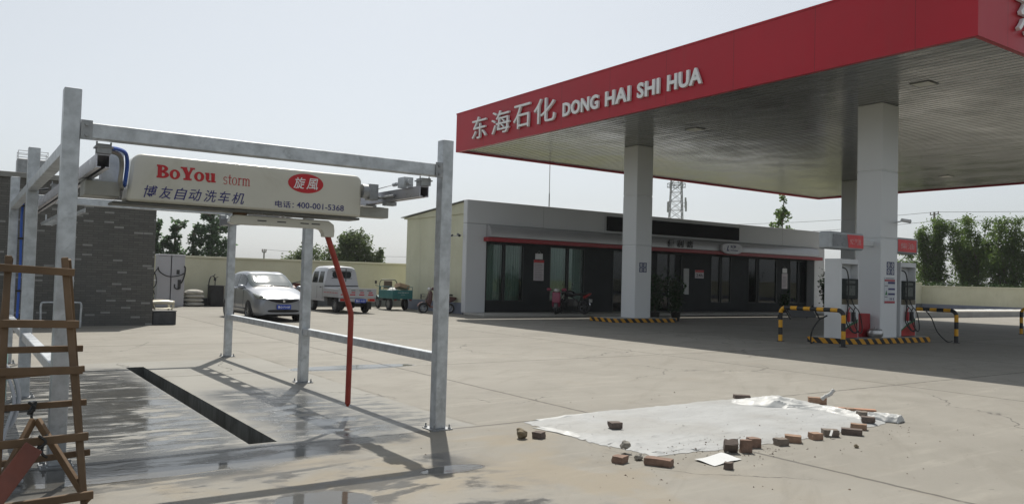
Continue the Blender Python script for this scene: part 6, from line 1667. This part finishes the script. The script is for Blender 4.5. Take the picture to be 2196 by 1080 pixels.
tag(wh_.build('water_hose', CLH), 'clear grey water hoses looping down beside the teal tank', 'hose')

# ================================================================== FOREGROUND: PLASTIC SHEET, BRICKS, RUBBLE
def sheet_material():
    m = Mat('dusty_white_sheet'); P = m.coord('World')
    n = m.noise(m.scale(P, 0.7, 1.6, 1), 2.2, 5, 0.62, 0.3); n2 = m.noise(P, 0.9, 3); n3 = m.noise(P, 30, 3, 0.6)
    c = m.mix(n.step(0.35, 0.7), (0.285, 0.292, 0.292), (0.33, 0.338, 0.338))
    c = m.mix(n2.step(0.42, 0.70) * 0.65, c, (0.24, 0.236, 0.22))
    c = m.mix(n3.step(0.66, 0.74) * 0.6, c, (0.30, 0.29, 0.27))
    n4 = m.noise(m.scale(P, 5.0, 14.0, 1), 1.6, 3, 0.6, 0.6)
    c = m.mix(n4.step(0.64, 0.72) * 0.5, c, (0.27, 0.27, 0.26))
    m.set('Base Color', c); m.set('Roughness', 0.65)
    cr_ = m.noise(m.scale(P, 2.0, 5.0, 1), 1.1, 4, 0.6, 1.2)
    m.bump(n * 0.5 + n3 * 0.25 + (cr_ - 0.5).abs().step(0.0, 0.03, 1, 0) * 0.5, 0.5, 0.012)
    return m.m
SHEET = sheet_material()
def sheet_pt(u, v):
    # u along X (0..1), v along Y (0..1)
    rg = 0.035 * mnoise.noise((u * 26, v * 26, 2.2)) + 0.02 * mnoise.noise((u * 60, v * 60, 7.2))
    x0 = 4.93 + rg + 0.10 * mnoise.noise((v * 3, 1.5, 0)); x1 = 9.15 + 0.14 * mnoise.noise((v * 4, 7.5, 0)) - 0.55 * max(0, 0.35 - v)
    ylo = 4.98 + rg * 1.3 - 0.16 * math.sin(math.pi * min(1, u * 1.05)) + 0.06 * mnoise.noise((u * 7, 3.3, 0)); yhi = 6.80 + rg + 0.17 * min(1, u * 4) + 0.05 * mnoise.noise((u * 8, 9.1, 0)) - 0.1 * max(0, u - 0.9) * 10 * 0.6
    x = x0 + (x1 - x0) * u; y = ylo + (yhi - ylo) * v
    ed = min(u, 1 - u) * 6; ed2 = min(v, 1 - v) * 5; e = max(0, 1 - min(ed, ed2))
    z = 0.012 + 0.004 * mnoise.noise((x * 2.2, y * 3.1, 0)) + 0.020 * e * abs(mnoise.noise((x * 7, y * 7, 4)))
    rdg = abs(mnoise.noise((x * 0.8 + 3, y * 2.4, 2)))
    z += 0.012 * max(0, 1 - rdg * 22) * (1 if x < 6.6 and y < 5.9 else 0.25)
    z *= min(1.0, min(u, 1 - u) * 40, min(v, 1 - v) * 22)
    return (x, y, max(0.0035, z))
sh_ = MB().grid(sheet_pt, 130, 70)
tag(sh_.build('plastic_sheet', SHEET), 'big dusty white plastic sheet spread flat on the yard, held down by bricks', 'plastic sheet')
CRUM = simple('crumpled_white_plastic', (0.43, 0.435, 0.425), 0.5, 0, 0.06, 6, spec=0.35)
def crumple(name, label, fx, cx, cy, rx, ry, h, rz, seed, amp=0.5, nu=60, nv=34):
    def fn(u, v):
        a, b = 2 * u - 1, 2 * v - 1
        d = max(0.0, 1 - (abs(a) ** 2.2 + abs(b) ** 2.2) ** 0.5)
        q = (a * rx * 3.2 + seed, b * ry * 4.4, seed)
        r = 1 - abs(mnoise.noise(q)) * 2; r2 = 1 - abs(mnoise.noise((q[0] * 2.7, q[1] * 2.7, seed + 5))) * 2
        z = h * (d ** 0.7) * (0.62 + amp * r + 0.07 * r2)
        k = 1 + 0.22 * mnoise.noise((a * 3 + seed, b * 3, 2.2))
        X, Y = a * rx * k, b * ry * k
        return (cx + X * math.cos(rz) - Y * math.sin(rz), cy + X * math.sin(rz) + Y * math.cos(rz), 0.004 + max(0.0, z))
    tag(MB().grid(fn, nu, nv).build(name, CRUM, solid=0.003), label, 'plastic film')
def film_band(label, path, width, height, seed, nu=150, nv=36, fold=9.0):
    """gathered film lying along a path: sharp lengthwise folds, puffed where height says"""
    c = catmull(path, 12); n = len(c)
    def fn(u, v):
        t = u * (n - 1.001); i = int(t); p = c[i].lerp(c[i + 1], t - i); d = (c[i + 1] - c[i]).normalized()
        q = Vector((-d.y, d.x, 0)); w = width(u); h = height(u); s = 2 * v - 1
        along = u * (n / 12) * 1.6
        wob = 0.35 * mnoise.noise((along * 1.7 + seed, s * 1.2, 1.3))
        f1 = 1 - abs(mnoise.noise((along * 0.9 + seed, (s + wob * 0.5) * fold * 0.33, seed))) * 2.0
        f2 = 1 - abs(mnoise.noise((along * 2.2 + seed, (s + wob) * fold * 0.8, seed + 4))) * 2.2
        f3 = mnoise.noise((along * 9, s * 14, seed + 9))
        e = max(0.0, 1 - abs(s) ** 3) * min(1, u * 14) * min(1, (1 - u) * 14)
        z = h * e * (0.66 + 0.40 * f1 + 0.045 * f2)
        p = p + q * (s * w * (1 + 0.28 * mnoise.noise((along * 1.3, 5 if s > 0 else 9, seed))))
        return (p.x, p.y, 0.006 + max(0.0, z))
    tag(MB().grid(fn, nu, nv).build('crumpled_plastic', CRUM, solid=0.002), label, 'plastic film')
import math as _m
film_band('billowing heap of white plastic film gathered at the far edge of the sheet', [(8.15, 6.78, 0), (8.40, 6.50, 0), (8.66, 6.18, 0), (8.86, 5.92, 0)], lambda u: 0.17 + 0.10 * _m.sin(_m.pi * u), lambda u: 0.03 + 0.075 * _m.exp(-((u - 0.5) / 0.26) ** 2), 3.1, fold=7)
film_band('low gathered strip of white plastic film along the right upper side of the sheet', [(8.40, 6.2, 0), (8.72, 5.85, 0), (8.72, 5.50, 0), (8.62, 5.15, 0)], lambda u: 0.16, lambda u: 0.05, 6.4, fold=10)
film_band('small twisted bunch of white plastic film at the right tip of the sheet', [(8.62, 5.22, 0), (8.74, 5.06, 0), (8.78, 4.88, 0)], lambda u: 0.11 + 0.03 * _m.sin(_m.pi * u), lambda u: 0.075, 9.2, 60, 30, 7)
crumple('crumpled_plastic', 'narrow white plastic fold at the left tip of the sheet', None, 4.95, 6.2, 0.07, 0.30, 0.025, R(8), 12.5, 0.6, 24, 40)
crumple('crumpled_plastic', 'narrow white plastic fold along the upper left sheet edge', None, 5.6, 6.86, 0.48, 0.05, 0.022, R(4), 15.2, 0.6, 50, 20)
tag(MB().tube(catmull([(8.93, 6.0, 0.10), (8.98, 5.97, 0.14), (9.03, 5.95, 0.16), (9.07, 5.92, 0.22)], 5), [0.02 + 0.02 * math.sin(i) ** 2 * 0.4 for i in range(16)], 6).build('plastic_tail', CRUM), 'stray tail of white plastic standing up against the big red brick', 'plastic film')
pp = MB().grid(lambda u, v: (5.18 + 0.40 * u + 0.02 * v, 4.46 + 0.24 * v + 0.05 * u, 0.006 + 0.010 * math.sin(3 * u + 2 * v) ** 2 + 0.03 * max(0, u - 0.85)), 12, 8)
tag(pp.build('paper_sheet', simple('white_paper', (0.50, 0.51, 0.51), 0.6, 0, 0.03)), 'loose white paper sheet lying in front of the plastic sheet', 'paper')

def brick_mat(name, col, dirt):
    return simple(name, col, 0.88, 0, 0.25, 9.0, 0.5, 60, dirt=(dirt, 0.52, 0.55))
BR = brick_mat('red_brick', (0.20, 0.128, 0.095), (0.13, 0.085, 0.065))
BO = brick_mat('orange_brick', (0.27, 0.175, 0.12), (0.22, 0.11, 0.07))
BD = brick_mat('dark_brick', (0.12, 0.092, 0.078), (0.05, 0.04, 0.035))
BG = brick_mat('mortar_grey_brick', (0.17, 0.14, 0.115), (0.14, 0.11, 0.095))
def brick(x, y, L, Wd, H, rz, mat, label, tilt=0.0, z=0.0, chip=0.012):
    bm = bmesh.new(); bmesh.ops.create_cube(bm, size=1.0)
    bmesh.ops.scale(bm, vec=(L, Wd, H), verts=bm.verts)
    bmesh.ops.subdivide_edges(bm, edges=bm.edges[:], cuts=3, use_grid_fill=True)
    sd = x * 13.7 + y * 7.1
    for v in bm.verts:
        p = v.co; e = sum(1 for c, s in zip(p, (L, Wd, H)) if abs(abs(c) - s / 2) < 1e-4)
        k = chip * (0.25 + 0.9 * (e - 1))
        n = mnoise.noise_vector((p.x * 28 + sd, p.y * 28, p.z * 28))
        v.co = p - p.normalized() * max(0, n.x) * k + Vector(n) * k * 0.22
    bm.normal_update()
    me = bpy.data.meshes.new('brick'); bm.to_mesh(me); bm.free()
    me.materials.append(mat)
    o = bpy.data.objects.new('brick', me); COL.objects.link(o)
    Rm = Matrix.Rotation(rz, 4, 'Z') @ Matrix.Rotation(tilt, 4, 'X')
    lo = min((Rm @ v.co).z for v in me.vertices)
    o.matrix_world = Matrix.Translation((x, y, z - lo)) @ Rm
    tag(o, label, 'brick', 'loose bricks around the plastic sheet')
    return o
def stone(x, y, r, mat, label, z=0.0, sq=0.75):
    bm = bmesh.new(); bmesh.ops.create_icosphere(bm, subdivisions=3, radius=r)
    for v in bm.verts:
        n = mnoise.noise((v.co.x / r * 1.3 + x * 9, v.co.y / r * 1.3 + y * 5, v.co.z / r * 1.3))
        n2 = mnoise.noise((v.co.x / r * 3 + x * 3, v.co.y / r * 3, v.co.z / r * 3 + y))
        v.co *= 1 + 0.45 * n + 0.16 * n2
        v.co.z *= sq
    lo = min(v.co.z for v in bm.verts)
    me = bpy.data.meshes.new('rubble_lump'); bm.to_mesh(me); bm.free(); me.materials.append(mat)
    o = bpy.data.objects.new('rubble_lump', me); COL.objects.link(o); o.location = (x, y, z - lo - 0.004)
    tag(o, label, 'rubble', 'rubble lumps around the plastic sheet')
ROCK = simple('mortar_lump', (0.20, 0.165, 0.11), 0.95, 0, 0.3, 14, 0.6, 50)
ROCKG = simple('grey_mortar_lump', (0.26, 0.245, 0.215), 0.95, 0, 0.3, 14, 0.6, 50)
S0 = 0.018
stone(4.42, 6.14, 0.055, ROCK, 'jagged brown lump furthest left of the plastic sheet')
brick(4.58, 6.08, 0.10, 0.10, 0.060, R(25), BD, 'small dark half brick beside the jagged lump, left of the sheet')
brick(5.53, 6.06, 0.12, 0.11, 0.060, R(-18), BD, 'dark half brick lying alone in the middle of the plastic sheet', z=S0)
stone(4.87, 5.20, 0.042, ROCKG, 'grey lump perched on the bottom left sheet edge, above a red brick', z=0.03, sq=0.9)
brick(4.58, 4.95, 0.115, 0.10, 0.055, R(20), BR, 'red half brick just below the bottom left tip of the sheet')
stone(4.79, 4.95, 0.036, ROCKG, 'small grey lump between the red half brick and the long brick')
brick(4.80, 4.72, 0.225, 0.105, 0.058, R(-62), BR, 'long whole reddish brick, nearest to the camera')
brick(5.22, 4.35, 0.065, 0.07, 0.055, R(30), BD, 'tiny dark brick stub in front of the paper sheet')
brick(5.74, 4.76, 0.12, 0.075, 0.10, R(-40), BD, 'dark brick tilted on its corner at the lower sheet edge', tilt=R(38))
brick(5.87, 4.70, 0.105, 0.055, 0.112, R(-38), BR, 'red brick stood on end at the lower sheet edge')
brick(6.13, 4.82, 0.11, 0.10, 0.085, R(-30), BR, 'red half brick touching the one stood on end, on its right')
brick(6.45, 4.76, 0.115, 0.10, 0.062, R(-15), BG, 'mortar grey brick on the lower right sheet edge')
brick(6.68, 4.79, 0.15, 0.11, 0.065, R(-50), BO, 'orange red brick right next to the mortar grey one')
brick(7.01, 4.77, 0.11, 0.10, 0.062, R(-25), BO, 'small upright orange brick in a gap on the lower right sheet edge')
brick(7.30, 4.80, 0.15, 0.11, 0.066, R(-40), BG, 'brown grey brick with a shred of plastic across it')
brick(7.58, 4.74, 0.20, 0.10, 0.060, R(-58), BD, 'long dark brick near the right tip of the sheet')
brick(7.93, 4.88, 0.16, 0.10, 0.060, R(-60), BO, 'pale orange brick behind the long dark one')
brick(8.34, 5.02, 0.14, 0.10, 0.060, R(-55), BD, 'dark brick tucked under the twisted plastic at the right tip', z=0.02)
brick(8.62, 5.25, 0.12, 0.10, 0.062, R(-30), BG, 'grey brown brick above the twisted plastic bunch', z=0.02)
brick(8.76, 5.50, 0.095, 0.09, 0.060, R(-35), BO, 'small orange brick on the right upper sheet edge', z=0.015)
brick(8.99, 6.10, 0.22, 0.11, 0.105, R(-50), BO, 'large orange red brick behind the crumpled plastic heap')
brick(8.52, 6.90, 0.21, 0.10, 0.045, R(-38), BD, 'flat dark brick at the far top corner of the sheet', z=0.012)
stone(7.0, 4.33, 0.022, ROCK, 'small lone stone right of the sheet on bare concrete')
pl_ = MB().beam((8.80, 5.95, 0.022), (9.22, 5.45, 0.022), 0.09, 0.02)
tag(pl_.build('wood_slat', simple('pinkish_timber', (0.36, 0.19, 0.12), 0.8, 0, 0.15, 5), bev=0.003), 'pinkish timber slat lying along the right upper sheet edge', 'slat')
sp_ = MB().grid(lambda u, v: (7.17 + 0.06 * u, 4.70 + 0.025 * v + 0.02 * u, 0.03 + 0.05 * u), 6, 3)
tag(sp_.build('plastic_shred', CRUM), 'short white plastic shred against the brown grey brick', 'plastic film')
# crumbs of brick and grit around the sheet
gr = MB()
def crumb(x, y, r):
    a = rng.uniform(0, 6.28); h = r * rng.uniform(0.5, 1.1)
    ps = [(x + r * math.cos(a + k * 2.09) * rng.uniform(0.6, 1.2), y + r * math.sin(a + k * 2.09) * rng.uniform(0.6, 1.2), 0.001) for k in range(3)]
    gr.add(ps + [(x, y, h)], [(0, 1, 3), (1, 2, 3), (2, 0, 3)])
for _ in range(360):
    k = rng.integers(0, 4)
    if k == 0: x, y = rng.normal(5.9, 0.35), rng.normal(4.66, 0.10)
    elif k == 1: x, y = rng.uniform(4.3, 9), rng.normal(4.75, 0.35)
    elif k == 2: x, y = rng.normal(5.6, 0.6), rng.normal(5.05, 0.12)
    else: x, y = rng.uniform(3.2, 9.5), rng.uniform(3.2, 8)
    z = 0.018 if (5 < x < 9 and 4.95 < y < 6.8) else 0
    n0 = len(gr.v); crumb(x, y, rng.uniform(0.003, 0.011) * (1.5 if rng.random() < 0.08 else 1))
    if z: gr.v[n0:] = [(a, b, c + z) for a, b, c in gr.v[n0:]]
tag(gr.build('grit', simple('brick_grit', (0.14, 0.10, 0.075), 0.95, 0, 0.3, 20)), 'crumbs of brick and grit scattered round the plastic sheet', 'grit', None, 'stuff')

# ================================================================== HAZE
HAZE = 0.00035
hm = bpy.data.materials.new('haze'); hm.use_nodes = True
_nt = hm.node_tree; _nt.nodes.clear()
_o = _nt.nodes.new('ShaderNodeOutputMaterial'); _v = _nt.nodes.new('ShaderNodeVolumePrincipled')
_v.inputs['Color'].default_value = (0.93, 0.96, 1.0, 1); _v.inputs['Density'].default_value = HAZE
_v.inputs['Anisotropy'].default_value = 0.35
_nt.links.new(_v.outputs[0], _o.inputs['Volume'])
hz_ = MB().box(-60, 190, -60, 190, -1.4, 34).build('haze', hm)
hz_['kind'] = 'stuff'; hz_['label'] = 'thin pale daylight haze filling the air over the whole yard'
